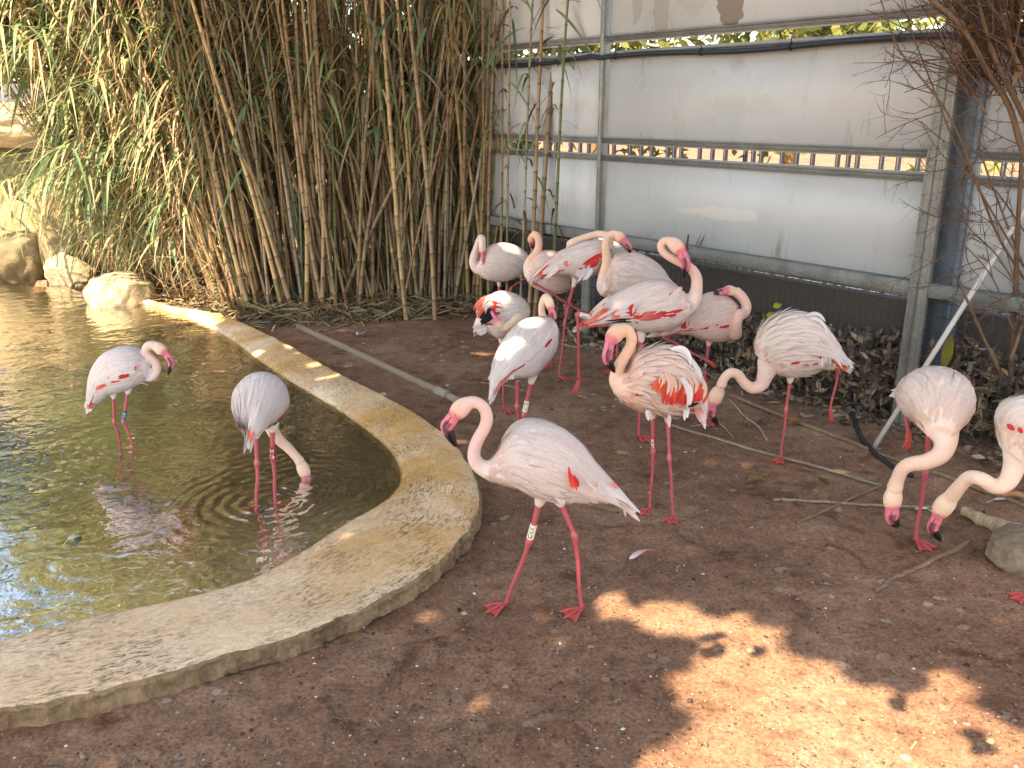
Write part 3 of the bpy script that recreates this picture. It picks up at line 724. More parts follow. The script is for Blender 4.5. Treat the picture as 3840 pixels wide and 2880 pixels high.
BIRDS = 0
def flamingo(zm, label, foot_base, st, neck, head, legs, tint=WHITE, necktint=PEACH, dull=0.88, ruff=0.0, redk=1.0, extra=(), zfloor=None, redrange=(0.55, 0.95), smoothness=0.0, redshow=0.5, seed=1):
    global BIRDS
    tint = np.asarray(tint) * np.array([dull * 1.02, dull * 0.93, dull * 0.87]); necktint = np.asarray(necktint) * np.array([dull * 0.97, dull * 0.875, dull * 0.85])
    BIRDS += 1; R = np.random.default_rng(100 + seed * 13)
    ox, oy, sc = ZOOM[zm]
    px = lambda p: (ox + p[0] * sc, oy + p[1] * sc)
    fz = 0.0 if zfloor is None else zfloor
    base = G(*px(foot_base), fz); Y0 = base[1]
    def P3(p, dy=0.0): return PYp(*px(p), Y0 + dy)
    root = empty('flamingo', (base[0], base[1], fz), label, 'flamingo', 'flamingos of the flock'); org = np.array([base[0], base[1], fz])
    dep0 = optd(base + np.array([0, 0, 0.6])); mpp = dep0 * sc / FPX   # metres per picture pixel at the bird
    top = [P3(s[0], s[3] if len(s) > 3 else 0) for s in st]; bot = [P3(s[1], s[3] if len(s) > 3 else 0) for s in st]; hw = [s[2] for s in st]
    T = Torso(top, bot, hw)
    k = float(np.clip(T.len / 0.72, 0.75, 1.2)) if len(st[0]) < 4 else 1.0
    k = float(np.clip(k, 0.8, 1.15))
    # neck
    NP = np.array([P3(q[:2], q[3] if len(q) > 3 else 0) for q in neck]); NRr = np.array([q[2] * mpp for q in neck])
    NC = catmull(NP, 70); NRc = catmull(NRr[:, None], 70)[:, 0]
    hn, hf, hb, ht = head[:4]
    Hn, Hf, Hb, Ht = [P3(q[:2], q[2] if len(q) > 2 else 0) for q in (hn, hf, hb, ht)]
    fx = unit(Hf - Hn); dn = Ht - Hf; dn = dn - fx * (dn @ fx)
    if np.linalg.norm(dn) < 0.01: dn = np.array([0.0, 0.0, -1.0]); dn = dn - fx * (dn @ fx)
    dn = unit(dn); lat = np.cross(fx, dn)
    hl = np.linalg.norm(Hf - Hn); hc = (Hn + Hf) / 2
    V1, F1 = T.solid(); V2, F2 = tube(NC, np.clip(NRc, 0.012, 1), 18)
    hr = head[4] * mpp if len(head) > 4 else 0.036
    V3, F3 = ellipsoid(hc - dn * hr * 0.06, np.array([fx, dn, lat]), (hl * 0.5 + hr * 0.42, hr, hr * 0.80))
    parts = [(V1, F1), (V2, F2), (V3, F3)]
    # cheek where the bill starts
    V4, F4 = ellipsoid(Hf - fx * 0.004, np.array([fx, dn, lat]), (hr * 0.55, hr * 0.66, hr * 0.52)); parts.append((V4, F4))
    hips = []
    for L in legs:
        hip = P3(L[0][:2], L[0][2] if len(L[0]) > 2 else 0); ank = None
        hips.append(hip)
    legdata = []
    for L, hip in zip(legs, hips):
        grounded = L[4] if len(L) > 4 else True
        if grounded:
            ft = G(*px(L[2]), fz); tz = G(*px(L[3]), fz)
            if zfloor is None:
                z_ = max(float(ground_z(ft[0], ft[1])), float(ground_z(*(ft[:2] + 0.08 * unit(tz[:2] - ft[:2]))))) + 0.003; ft = G(*px(L[2]), z_); tz = G(*px(L[3]), z_)
            if zfloor is not None:
                z_ = bed_z(ft[0], ft[1]) + 0.004; ft = G(*px(L[2]), z_); tz = G(*px(L[3]), z_)
            ft = ft + np.array([0, 0, 0.006]); ay = ft[1] * 0.55 + hip[1] * 0.45
            ank = PYp(*px(L[1][:2]), ay)
        else:
            ank = P3(L[1][:2], L[1][2] if len(L[1]) > 2 else 0); ft = P3(L[2][:2], L[2][2] if len(L[2]) > 2 else 0); tz = P3(L[3][:2], L[3][2] if len(L[3]) > 2 else 0)
        q = np.clip(0.45, 0, 1)
        into = hip + unit(T.c[int(T.m * 0.45)] - hip) * 0.05
        thigh = tube(catmull([into, hip, hip + (ank - hip) * 0.22], 10), np.linspace(0.05, 0.018, 10) * k, 14); parts.append(thigh)
        legdata.append((hip, ank, ft, tz, L[5] if len(L) > 5 else None, grounded))
    VV = []; FF = []; n = 0
    for (v, f) in parts: VV.append(v); FF += [[i + n for i in g] for g in f]; n += len(v)
    me = remesh(np.concatenate(VV), FF, 0.0075, 5); me.name = 'body'
    # plumage colour: torso, neck, face
    nv = len(me.vertices); co = np.zeros(nv * 3, dtype=np.float32); me.vertices.foreach_get('co', co); co = co.reshape(-1, 3).astype(float)
    dN = np.full(nv, 9.0); tN = np.zeros(nv)
    for i in range(0, 70, 2):
        d = np.linalg.norm(co - NC[i], axis=1) - NRc[i]; m_ = d < dN; dN = np.where(m_, d, dN); tN = np.where(m_, i / 69, tN)
    dT = np.full(nv, 9.0)
    for i in range(0, T.m, 3):
        d = np.linalg.norm(co - T.c[i], axis=1) - 0.5 * (np.linalg.norm(T.up[i]) + T.hw[i]); dT = np.minimum(dT, d)
    wn_ = np.clip(0.5 + (dT - dN) / 0.06, 0, 1); wn_ = np.where(tN > 0.25, np.maximum(wn_, np.clip((0.012 - dN) / 0.012, 0, 1)), wn_)
    ncol = tint[None] * (1 - np.clip(0.55 + tN, 0, 1))[:, None] + necktint[None] * np.clip(0.55 + tN, 0, 1)[:, None]
    C = tint[None] * (1 - wn_)[:, None] + ncol * wn_[:, None]
    dH = np.linalg.norm(co - hc, axis=1); wh = np.clip(1.6 - dH / hr * 0.8, 0, 1)[:, None]
    C = C * (1 - wh) + (necktint * np.array([1.0, 1.06, 1.02]))[None] * wh
    # bare pink face by the bill
    df = np.linalg.norm(co - Hf, axis=1); wf = np.clip((hr * 1.15 - df) / (hr * 0.35), 0, 1)[:, None]
    C = C * (1 - wf) + (BILLP * np.array([1.02, 1.0, 0.98]))[None] * wf
    flush = np.clip((hr * 1.9 - df) / (hr * 1.0), 0, 1)[:, None] * (1 - wf) * 0.4; C = C * (1 - flush) + np.array([0.75, 0.32, 0.20]) * flush
    C = C * (1 + 0.05 * vnoise(co[:, 0] * 3 + co[:, 2] * 5, co[:, 1] * 3 + co[:, 2] * 2, 6, seed)[:, None])
    a = me.color_attributes.new("Col", 'FLOAT_COLOR', 'POINT'); cc = np.ones((nv, 4), dtype=np.float32); cc[:, :3] = C; a.data.foreach_set('color', cc.ravel())
    co2 = (co - org).astype(np.float32); me.vertices.foreach_set('co', co2.ravel()); me.polygons.foreach_set('use_smooth', np.ones(len(me.polygons), dtype=bool))
    me.materials.clear(); me.materials.append(M['plume']); me.update()
    link('body', me, root)
    # eyes
    for sgn in (-1, 1):
        e = Hn + (Hf - Hn) * 0.80 + lat * sgn * hr * 0.80 * 0.80 - dn * hr * 0.16
        mb = MB(); v, f = ellipsoid(e, np.array([lat * sgn, fx, dn]), np.array([0.0042, 0.0072, 0.0072]) * k, 14, 10)
        d = v - e; rad = np.linalg.norm(d - np.outer(d @ (lat * sgn), lat * sgn), axis=1)
        c_ = np.where((rad < 0.0036 * k)[:, None], np.array([[0.01, 0.01, 0.01]]), np.array([[0.65, 0.42, 0.06]])); c_ = np.where((rad > 0.0062 * k)[:, None], np.array([[0.5, 0.13, 0.13]]), c_)
        mb.add(v, f, c_); mb.build('eye', M['eye'], root, origin=org)
    make_bill(root, org, Hf - fx * hr * 0.10, Hb, Ht, lat, k * hr / 0.036 * 0.97)
    for (hip, ank, ft, tz, ring, grounded) in legdata: make_leg(root, org, hip, ank, ft, tz, ring, k, grounded, R)
    # feathers ---------------------------------------------------------------
    def lay(mb, q0, th0, L, w, col, tip=None, drift=0.0, off=0.004, lift=0.01, nseg=6, sharp=0.7, curl=0.12, flop=0.0, edge=0.9):
        t = np.linspace(0, 1, nseg); p, nn = T.pos(q0 + L / T.len * t, th0 + drift * t)
        p = p + nn * (off + lift * t ** 1.6)[:, None]
        if flop: p = p + np.array([0, 0, -1]) * (flop * t ** 2)[:, None]
        feather(mb, p, nn, w, col, tip, sharp, curl, edge=edge)
    jit = lambda c, a=0.05: np.clip(c * (1 + R.normal(0, a)) * (1 + R.normal(0, a * 0.35, 3)), 0.005, 0.9)
    for sg in (-1, 1):
        wb = MB()
        q_lo, q_hi = redrange
        # red under the scapulars
        for i in range(int(18 * redk)):
            q0 = R.uniform(q_lo - 0.12, q_hi - 0.15); th = sg * math.radians(R.uniform(88, 112))
            lay(wb, q0, th, R.uniform(0.10, 0.16) * k, 0.03 * k, jit(RED, 0.12), jit(ORED if R.random() < 0.5 else CORAL, 0.1), drift=sg * -0.05, off=0.010, lift=0.006)
        for i in range(int(5 * redk)):   # shoulder flash
            q0 = R.uniform(0.16, 0.3); th = sg * math.radians(R.uniform(92, 108)); lay(wb, q0, th, 0.07 * k, 0.02 * k, jit(RED, 0.1), off=0.006, lift=0.004)
        # dark flight feathers folded under
        for i in range(3 if redk > 0.8 else 0):
            lay(wb, R.uniform(0.52, 0.62), sg * math.radians(R.uniform(112, 118)), R.uniform(0.20, 0.26) * k, 0.02 * k, BLACK, off=0.006, lift=0.004, sharp=0.5)
        # wing coverts: rows from the shoulder back
        rows_ = 9
        for r_ in range(rows_):
            q0 = 0.13 + 0.055 * r_
            for th in np.arange(-5, 98 - 0.5 * r_, 7.5):
                if R.random() < 0.04: continue
                tt = sg * math.radians(th + R.uniform(-4, 4)); L = (0.115 + 0.012 * r_) * k * R.uniform(0.8, 1.25)
                c1 = jit(tint, 0.06); c2 = jit(tint * 0.45 + WHITE * 0.55, 0.05)
                lay(wb, q0 + R.uniform(-0.02, 0.02), tt, L, (0.026 + 0.001 * r_) * k * R.uniform(0.75, 1.2), c1, c2, drift=sg * math.radians(R.uniform(4, 16)), off=0.003 + 0.0016 * r_, lift=(0.003 + 0.004 * R.random()) + ruff * R.uniform(0.2, 1.0) * 0.035, sharp=0.5)
        # long drooping scapulars and tertials
        nl = 27
        for i in range(nl):
            u = i / (nl - 1); q0 = 0.44 + 0.30 * u + R.uniform(-0.03, 0.03); th = sg * math.radians(62 - 42 * u + R.uniform(-7, 7))
            L = (0.18 + 0.09 * R.random()) * k * (1.15 if ruff > 0.3 else 1.0)
            L = min(L, (1.08 - q0) * T.len)
            lay(wb, q0, th, L, 0.023 * k * R.uniform(0.75, 1.25), jit(tint * 0.6 + WHITE * 0.4, 0.03), jit(np.array([0.71, 0.63, 0.59]), 0.04), drift=sg * math.radians((26 + 18 * redshow * R.random()) * (1 - 0.5 * u)), off=0.016, lift=0.006 + ruff * R.uniform(0.1, 1.1) * 0.06, nseg=8, sharp=0.55, curl=0.2, flop=0.02 * ruff)
        # flank and belly skirt
        for i in range(46):
            q0 = R.uniform(0.15, 0.62); th = sg * math.radians(R.uniform(104, 165)); lay(wb, q0, th, R.uniform(0.07, 0.13) * k, 0.026 * k, jit(tint, 0.04), jit(WHITE, 0.03), drift=sg * math.radians(R.uniform(-6, 4)), off=0.003, lift=R.uniform(0.003, 0.010) + ruff * 0.012, sharp=0.5)
        wb.build('wing', M['feather'], root, origin=org)
    tb = MB()
    for i in range(22):   # tail
        th = math.radians(R.uniform(-150, 150)); q0 = R.uniform(0.74, 0.9); L = min(R.uniform(0.10, 0.16) * k, (1.10 - q0) * T.len)
        red_ = abs(math.degrees(th)) > 40 and R.random() < 0.45 * min(redk, 1.3)
        lay(tb, q0, th, L, 0.028 * k, jit(CORAL if red_ else tint, 0.06), jit(ORED if red_ and R.random() < .4 else np.array([0.70, 0.63, 0.60]), 0.05), off=0.004, lift=0.004 + 0.01 * ruff, sharp=0.6)
    tb.build('tail', M['feather'], root, origin=org)
    # soft contour feathers all over the torso
    pb = MB()
    for i in range(520):
        q0 = R.uniform(0.02, 0.80); th = R.uniform(-math.pi, math.pi); L = R.uniform(0.03, 0.06) * k
        front = q0 < 0.16
        lay(pb, q0, th, L, R.uniform(0.014, 0.024) * k, jit(tint if not front else tint * 0.5 + necktint * 0.5, 0.02), None, drift=R.uniform(-0.1, 0.1), off=0.0015, lift=R.uniform(0.002, 0.006) + ruff * R.random() * 0.012, nseg=4, sharp=0.25, curl=0.2, edge=0.98)
    tag(pb.build('plumage', M['feather'], root, origin=org), kind='stuff')
    # feathers placed where the photograph shows them
    if extra:
        eb = MB()
        for e in extra:
            r0, t0, w, c0, c1 = e[:5]; dy0, dy1, bulge = (list(e[5:]) + [0, 0, 0.0])[:3] if len(e) > 5 else (0, 0, 0.0)
            nspl = max(1, int(round(w / 0.016)))
            a0_, b0_ = P3(r0, dy0), P3(t0, dy1); dd_ = unit(b0_ - a0_); sd_ = unit(np.cross(dd_, [0, -1.0, 0.2])); ln_ = np.linalg.norm(b0_ - a0_)
            for qs in range(nspl):
              lo_ = (qs + 0.5) / nspl - 0.5; a_ = a0_ + sd_ * w * lo_ * 0.8 + dd_ * ln_ * R.uniform(-0.12, 0.10) + np.array([0, -1, 0]) * R.uniform(0, 0.004); b_ = b0_ + sd_ * w * lo_ * 0.9 + dd_ * ln_ * R.uniform(-0.22, 0.08)
              sp_ = 1.35 * w / nspl if nspl > 1 else w; cj = R.uniform(0.8, 1.12)
              tt = np.linspace(0, 1, 8)[:, None]; Pn = a_ * (1 - tt) + b_ * tt
              d = b_ - a_; up_ = np.cross(d, [0, -1, 0]); up_ = unit(up_) if np.linalg.norm(up_) > 0 else np.array([0, 0, 1.0])
              if up_[2] < 0: up_ = -up_
              Pn = Pn + up_ * (np.sin(tt * math.pi) * bulge); nn = np.repeat(unit(np.array([0, -1.0, 0.25]))[None], 8, 0)
              feather(eb, Pn, nn, sp_, np.asarray(c0) * cj, np.asarray(c1) * cj, 0.35, 0.15)
              if c0[0] > 3 * c0[1] and R.random() < 0.55 and nspl > 1:
                e0 = R.uniform(0.3, 0.75); wv = a_ - d * 0.35 + sd_ * R.normal(0, 0.005); Pw = wv * (1 - tt) + (a_ + d * e0 + sd_ * R.normal(0, 0.005)) * tt + np.array([0, -0.006, 0.001])
                feather(eb, Pw + up_ * (np.sin(tt * math.pi) * (bulge + 0.004)), nn, R.uniform(0.012, 0.02), tint * 0.97, tint, 0.5, 0.2)
        tag(eb.build('quill_feathers', M['feather'], root, origin=org), kind='stuff')
    return root
CREAM = (0.72, 0.66, 0.46); INK = (0.015, 0.013, 0.012); MAROON = (0.30, 0.03, 0.04); CHALK = (0.8, 0.78, 0.76); NAVY = (0.03, 0.09, 0.16); GREYR = (0.45, 0.45, 0.36)
WP = np.array([0.76, 0.66, 0.63]); PP = np.array([0.82, 0.635, 0.57]); PC = np.array([0.84, 0.59, 0.48])
T_ = lambda *a: a
# 1 the walker in front
flamingo('A', 'pale pink flamingo striding over open dirt past the stone rim, cream CKK leg ring', (800, 1455),
  [((470, 560), (420, 640), .035), ((530, 480), (500, 668), .075), ((575, 385), (600, 690), .11), ((640, 320), (690, 720), .13), ((740, 299), (790, 765), .138), ((850, 322), (900, 785), .133), ((960, 380), (990, 788), .118), ((1050, 465), (1060, 788), .095), ((1130, 575), (1130, 793), .072), ((1210, 665), (1200, 800), .052), ((1290, 745), (1270, 815), .033), ((1345, 820), (1335, 848), .014)],
  [(480, 600, 62), (425, 585, 50), (386, 545, 45), (378, 485, 41), (403, 410, 40), (440, 345, 39), (458, 285, 39), (445, 225, 38), (402, 184, 36), (345, 178, 40)],
  ((345, 178), (250, 268), (206, 335), (266, 458), 58),
  [((795, 765), (722, 1045), (573, 1452), (450, 1492), True, ('CKK', CREAM, INK, 0.22)), ((905, 775), (1003, 1010), (1050, 1480), (930, 1530), True)],
  tint=WP, necktint=np.array([0.80, 0.56, 0.49]), redk=0.0, seed=1,
  extra=[((968, 590), (985, 722), .013, RED, ORED, -.165, -.165), ((984, 625), (1000, 724), .014, RED, ORED, -.165, -.165), ((1002, 640), (1016, 723), .014, RED, ORED, -.165, -.165), ((1014, 655), (1032, 720), .013, RED, RED, -.165, -.165), ((1225, 670), (1290, 732), .016, CORAL, CORAL, -.075, -.06), ((1120, 680), (1150, 710), .02, PP, CORAL, -.10, -.09), ((1330, 800), (1365, 850), .012, WP, WP), ((1310, 830), (1325, 912), .012, PP, CORAL), ((900, 700), (965, 815), .05, WP, WP, -.10, -.08), ((860, 690), (940, 800), .05, WP, WP, -.11, -.09)])
# 2 pond, curled neck
flamingo('E', 'whitish flamingo wading in the pond with an S curled neck, blue leg ring', (800, 1150),
  [((925, 570), (935, 690), .05), ((890, 532), (890, 718), .085), ((840, 507), (830, 748), .11), ((770, 502), (760, 772), .12), ((700, 522), (700, 785), .115), ((640, 557), (660, 808), .10), ((597, 622), (630, 830), .08), ((573, 702), (602, 853), .055), ((560, 790), (580, 873), .033), ((552, 840), (565, 882), .012)],
  [(890, 640, 55), (925, 683, 34), (962, 673, 28), (977, 630, 27), (958, 587, 26), (925, 558, 26), (906, 525, 26), (918, 493, 25), (955, 484, 27)],
  ((955, 486), (1032, 538), (1066, 600), (1046, 674), 37),
  [((705, 780), (712, 965), (760, 1135), (830, 1128), True), ((800, 745), (768, 962), (846, 1158), (940, 1152), True, ('VLH', NAVY, CHALK, 0.18))],
  tint=np.array([0.76, 0.71, 0.72]), necktint=np.array([0.80, 0.60, 0.52]), redk=0.9, zfloor=0.0, seed=2, redshow=0.7,
  extra=[((640, 690), (570, 850), .028, CORAL, ORED, -.09, -.04), ((625, 700), (560, 870), .02, CORAL, CORAL, -.08, -.03), ((700, 620), (690, 730), .02, RED, RED, -.115, -.115), ((760, 650), (745, 720), .018, RED, RED, -.12, -.12), ((850, 610), (835, 650), .014, RED, RED, -.10, -.10)])
# 3 pond, feeding, back to us
flamingo('E', 'whitish flamingo wading with its back turned and bill dipped in the pond', (1650, 1505),
  [((1692, 850), (1700, 990), .05, .26), ((1682, 745), (1682, 980), .09, .21), ((1655, 684), (1660, 985), .115, .14), ((1637, 662), (1640, 990), .13, .06), ((1620, 680), (1620, 1000), .13, -.03), ((1605, 735), (1600, 1005), .12, -.1), ((1590, 815), (1585, 1010), .095, -.16), ((1575, 905), (1575, 1025), .065, -.21), ((1562, 990), (1565, 1055), .035, -.25), ((1552, 1075), (1552, 1090), .012, -.27)],
  [(1690, 940, 60, .24), (1692, 1010, 44, .29), (1735, 1075, 37, .32), (1795, 1130, 33, .33), (1845, 1185, 31, .33), (1868, 1215, 36, .33)],
  ((1868, 1215, .33), (1905, 1315, .33), (1908, 1350, .33), (1888, 1386, .33), 45),
  [((1590, 1030), (1600, 1220), (1598, 1512), (1530, 1532), True), ((1695, 985), (1697, 1185), (1718, 1490), (1785, 1482), True, ('UVK', MAROON, CHALK, 0.13))],
  tint=np.array([0.78, 0.72, 0.73]), necktint=np.array([0.82, 0.58, 0.44]), redk=0.2, zfloor=0.0, seed=3,
  extra=[((1590, 905), (1550, 1095), .03, CORAL, ORED, -.22, -.30), ((1600, 920), (1572, 1060), .022, RED, CORAL, -.22, -.29), ((1735, 910), (1730, 940), .014, RED, RED, -.10, -.10), ((1585, 960), (1600, 1050), .03, WP, WP, -.2, -.28)])
# 4 preening by the canes
flamingo('6', 'pale flamingo by the canes with its head hanging against its breast', (605, 1573),
  [((330, 560), (300, 700), .05), ((400, 425), (390, 770), .09), ((480, 350), (490, 803), .12), ((600, 325), (610, 813), .13), ((720, 338), (720, 798), .125), ((830, 378), (820, 758), .105), ((910, 432), (890, 708), .075), ((970, 500), (960, 635), .043), ((1018, 560), (1010, 600), .015)],
  [(380, 660, 85), (295, 640, 64), (258, 560, 55, .0), (272, 470, 50, .03), (300, 385, 45, .05), (322, 310, 42, .06), (350, 250, 42, .04), (372, 255, 45, -.02), (374, 300, 52, -.06)],
  ((374, 300, -.06), (382, 455, -.08), (388, 545, -.08), (402, 648, -.06), 60),
  [((595, 800), (595, 1180), (605, 1573), (520, 1600), True), ((860, 735), (935, 768, .05), (752, 890, .0), (718, 965, .0), False)],
  tint=PP * 0.4 + WP * 0.6, necktint=np.array([0.82, 0.66, 0.58]), redk=0.1, seed=4)
# 5 head turned away
flamingo('6', 'peach necked flamingo among the crowd whose head is turned behind its upright neck', (1269, 1922),
  [((960, 640), (930, 760), .06), ((1040, 525), (1000, 860), .10), ((1130, 435), (1110, 918), .12), ((1240, 425), (1240, 962), .13), ((1340, 445), (1370, 968), .125), ((1450, 525), (1480, 928), .10), ((1540, 640), (1560, 878), .065), ((1620, 760), (1620, 825), .03)],
  [(1000, 720, 90), (975, 620, 68), (1010, 530, 60), (1075, 450, 54), (1105, 370, 50), (1106, 290, 47), (1080, 220, 46), (1030, 200, 48, .03)],
  ((1028, 205, .03), (1008, 300, .09), (1015, 345, .14), (1045, 380, .18), 56),
  [((1230, 950), (1255, 1400), (1269, 1915), (1200, 1945), True), ((1500, 840), (1545, 880, .05), (1458, 1150, .02), (1440, 1370, .02), False)],
  tint=PP, necktint=np.array([0.84, 0.52, 0.38]), redk=0.3, seed=5)
# 6 one leg raised high behind
flamingo('7', 'flamingo stretching one banded leg far out behind its red streaked wing', (-300, 2074),
  [((600, 310), (620, 520), .06), ((540, 278), (540, 620), .095), ((430, 288), (430, 735), .115), ((300, 312), (270, 780), .125), ((130, 387), (120, 735), .12), ((0, 442), (0, 728), .105), ((-110, 540), (-100, 728), .08), ((-200, 620), (-190, 738), .057), ((-290, 700), (-280, 772), .03), ((-350, 775), (-345, 798), .012)],
  [(600, 390, 85), (640, 285, 58, .02), (600, 222, 52, .05), (500, 200, 48, .08), (380, 228, 47, .09), (260, 268, 47, .09), (165, 305, 50, .09), (120, 340, 52, .12)],
  ((120, 340, .12), (170, 470, .2), (200, 540, .24), (240, 590, .27), 60),
  [((200, 760), (60, 1360), (-300 + 290, 2074), (250, 2105), True), ((-200, 700, -.03), (-345, 825, -.08), (245, 1185, -.06), (300, 1215, -.05), False, ('CVG', GREYR, INK, 0.35))],
  tint=np.array([0.80, 0.66, 0.64]), necktint=np.array([0.84, 0.60, 0.46]), redk=1.0, seed=6,
  extra=[((-60, 560), (-330, 790), .05, RED, ORED, -.09, -.05), ((-80, 600), (-300, 770), .04, ORED, CORAL, -.09, -.05), ((530, 470), (310, 600), .04, RED, RED, -.12, -.14), ((100, 550), (60, 630), .05, CORAL, CORAL, -.135, -.13), ((0, 640), (-260, 830), .025, PP, CORAL, -.12, -.08), ((-20, 600), (-200, 800), .03, WP, PP, -.12, -.09), ((330, 640), (200, 790), .07, WP, WP, -.13, -.12), ((400, 640), (280, 800), .07, WP, WP, -.13, -.12)])
# 7 upright, looking right
flamingo('7', 'flamingo with an upright neck and its head turned over its fluffed back', (1000, 2143),
  [((560, 850), (520, 990), .06), ((640, 640), (600, 1020), .09), ((700, 485), (700, 1040), .12), ((820, 445), (800, 1050), .13), ((950, 447), (920, 1050), .13), ((1080, 497), (1050, 1040), .12), ((1200, 567), (1180, 1000), .10), ((1310, 667), (1290, 980), .075), ((1400, 785), (1390, 950), .047), ((1465, 880), (1460, 930), .02)],
  [(600, 920, 110), (555, 860, 85), (570, 720, 68), (598, 600, 61), (602, 480, 57), (590, 370, 54), (605, 272, 51), (655, 210, 51), (715, 203, 55)],
  ((715, 203, 0), (835, 285, -.04), (893, 360, -.05), (908, 448, -.04), 72),
  [((860, 1040), (880, 1600), (1010, 2143), (930, 2170), True), ((980, 1030), (1010, 1600), (1150, 2120), (1080, 2150), True)],
  tint=PP * 0.6 + WP * 0.4, necktint=np.array([0.84, 0.58, 0.42]), ruff=0.45, redk=0.1, seed=7)
# 8 half hidden sleeper
flamingo('7', 'flamingo mostly hidden behind the crowd with sunlight on its back', (760, 2000),
  [((900, 470), (905, 640), .05, .1), ((850, 400), (860, 700), .09, .1), ((780, 345), (780, 740), .12, .1), ((690, 300), (690, 760), .13, .1), ((600, 272), (600, 760), .125, .1), ((500, 270), (500, 740), .10, .1), ((420, 300), (420, 680), .07, .1), ((350, 380), (350, 600), .03, .1)],
  [(860, 560, 80, .1), (900, 620, 55, .15), (900, 680, 48, .2), (860, 700, 46, .22), (820, 640, 45, .22)],
  ((820, 640, .22), (760, 600, .22), (730, 590, .22), (700, 600, .22), 55),
  [((700, 750, .1), (720, 1400), (760, 2000), (700, 2020), True), ((640, 750, .1), (660, 1400), (690, 1990), (620, 2010), True)],
  tint=np.array([0.72, 0.66, 0.64]), redk=0.1, seed=8)
# 9 big bird, bill down
flamingo('7', 'large flamingo with red fringed wings and its neck looped so the bill hangs down', (1030, 2830),
  [((1640, 985), (1790, 1150), .06), ((1560, 905), (1700, 1260), .085), ((1450, 835), (1560, 1368), .115), ((1320, 800), (1400, 1435), .13), ((1150, 820), (1230, 1462), .133), ((960, 885), (1060, 1455), .123), ((780, 975), (900, 1400), .105), ((620, 1075), (740, 1378), .08), ((500, 1165), (570, 1388), .057), ((380, 1275), (420, 1398), .033), ((280, 1392), (302, 1412), .012)],
  [(1690, 1090, 125), (1745, 1010, 95), (1772, 890, 76), (1770, 770, 70), (1722, 672, 64), (1625, 598, 59), (1520, 548, 55), (1412, 492, 52), (1330, 425, 49), (1303, 350, 47), (1340, 290, 47), (1425, 285, 54)],
  ((1425, 285, -.02), (1585, 440, -.06), (1628, 590, -.07), (1603, 780, -.06), 92),
  [((1060, 1455), (1040, 2130), (1025, 2838), (1150, 2890), True), ((880, 1400), (228, 1235, -.06), (245, 2090, -.08), (150, 2340, -.1), False, ('JLL', (0.62, 0.6, 0.58), INK, 0.13)), ],
  tint=np.array([0.80, 0.67, 0.63]), necktint=np.array([0.83, 0.56, 0.44]), redk=1.5, seed=9, redshow=0.6, redrange=(0.4, 0.98),
  extra=[((560, 1130), (275, 1400), .06, RED, ORED, -.08, -.03), ((520, 1170), (290, 1390), .05, CORAL, CORAL, -.085, -.035), ((640, 1190), (400, 1330), .05, ORED, CORAL, -.10, -.06), ((1500, 960), (1280, 1160), .05, RED, RED, -.11, -.125), ((1470, 1040), (1260, 1190), .045, RED, RED, -.115, -.125), ((960, 1130), (880, 1270), .05, RED, RED, -.135, -.13), ((1080, 1200), (950, 1290), .045, RED, RED, -.135, -.13), ((1220, 1180), (1050, 1240), .04, RED, RED, -.135, -.13), ((820, 1230), (640, 1260), .05, ORED, CORAL, -.12, -.1), ((980, 1290), (560, 1330), .012, BLACK, BLACK, -.125, -.09)])
# 10 sleeper on the right
flamingo('B', 'pink flamingo resting on one leg with its folded neck and head laid on its back', (1735, 1455),
  [((1965, 650), (1990, 855), .06), ((1932, 600), (1940, 868), .09), ((1860, 560), (1860, 882), .12), ((1780, 555), (1770, 882), .13), ((1700, 594), (1690, 858), .12), ((1630, 662), (1620, 830), .095), ((1550, 722), (1530, 828), .066), ((1470, 782), (1460, 843), .038), ((1385, 830), (1388, 845), .015)],
  [(1925, 790, 60), (1952, 835, 40, -.08), (1952, 770, 40, -.12), (1972, 705, 38, -.12), (2012, 692, 34, -.08), (2026, 640, 34, -.05), (1995, 578, 34, -.03), (1945, 535, 36, -.02)],
  ((1945, 535, -.02), (1878, 535, -.04), (1835, 545, -.06), (1800, 556, -.08), 38),
  [((1770, 870), (1742, 1085), (1732, 1452), (1815, 1478), True, ('VNX', INK, CHALK, 0.12)), ((1600, 815), (1445, 852, 0), (1755, 1018, -.05), (1812, 1062, -.05), False)],
  tint=np.array([0.82, 0.61, 0.55]), necktint=np.array([0.83, 0.55, 0.45]), redk=0.7, seed=10,
  extra=[((1620, 740), (1585, 800), .04, RED, RED, -.11, -.1), ((1540, 755), (1390, 838), .03, CORAL, ORED, -.08, -.03), ((1530, 780), (1430, 850), .03, CORAL, PP, -.08, -.04), ((1560, 740), (1440, 800), .03, WP, PP, -.08, -.05)])
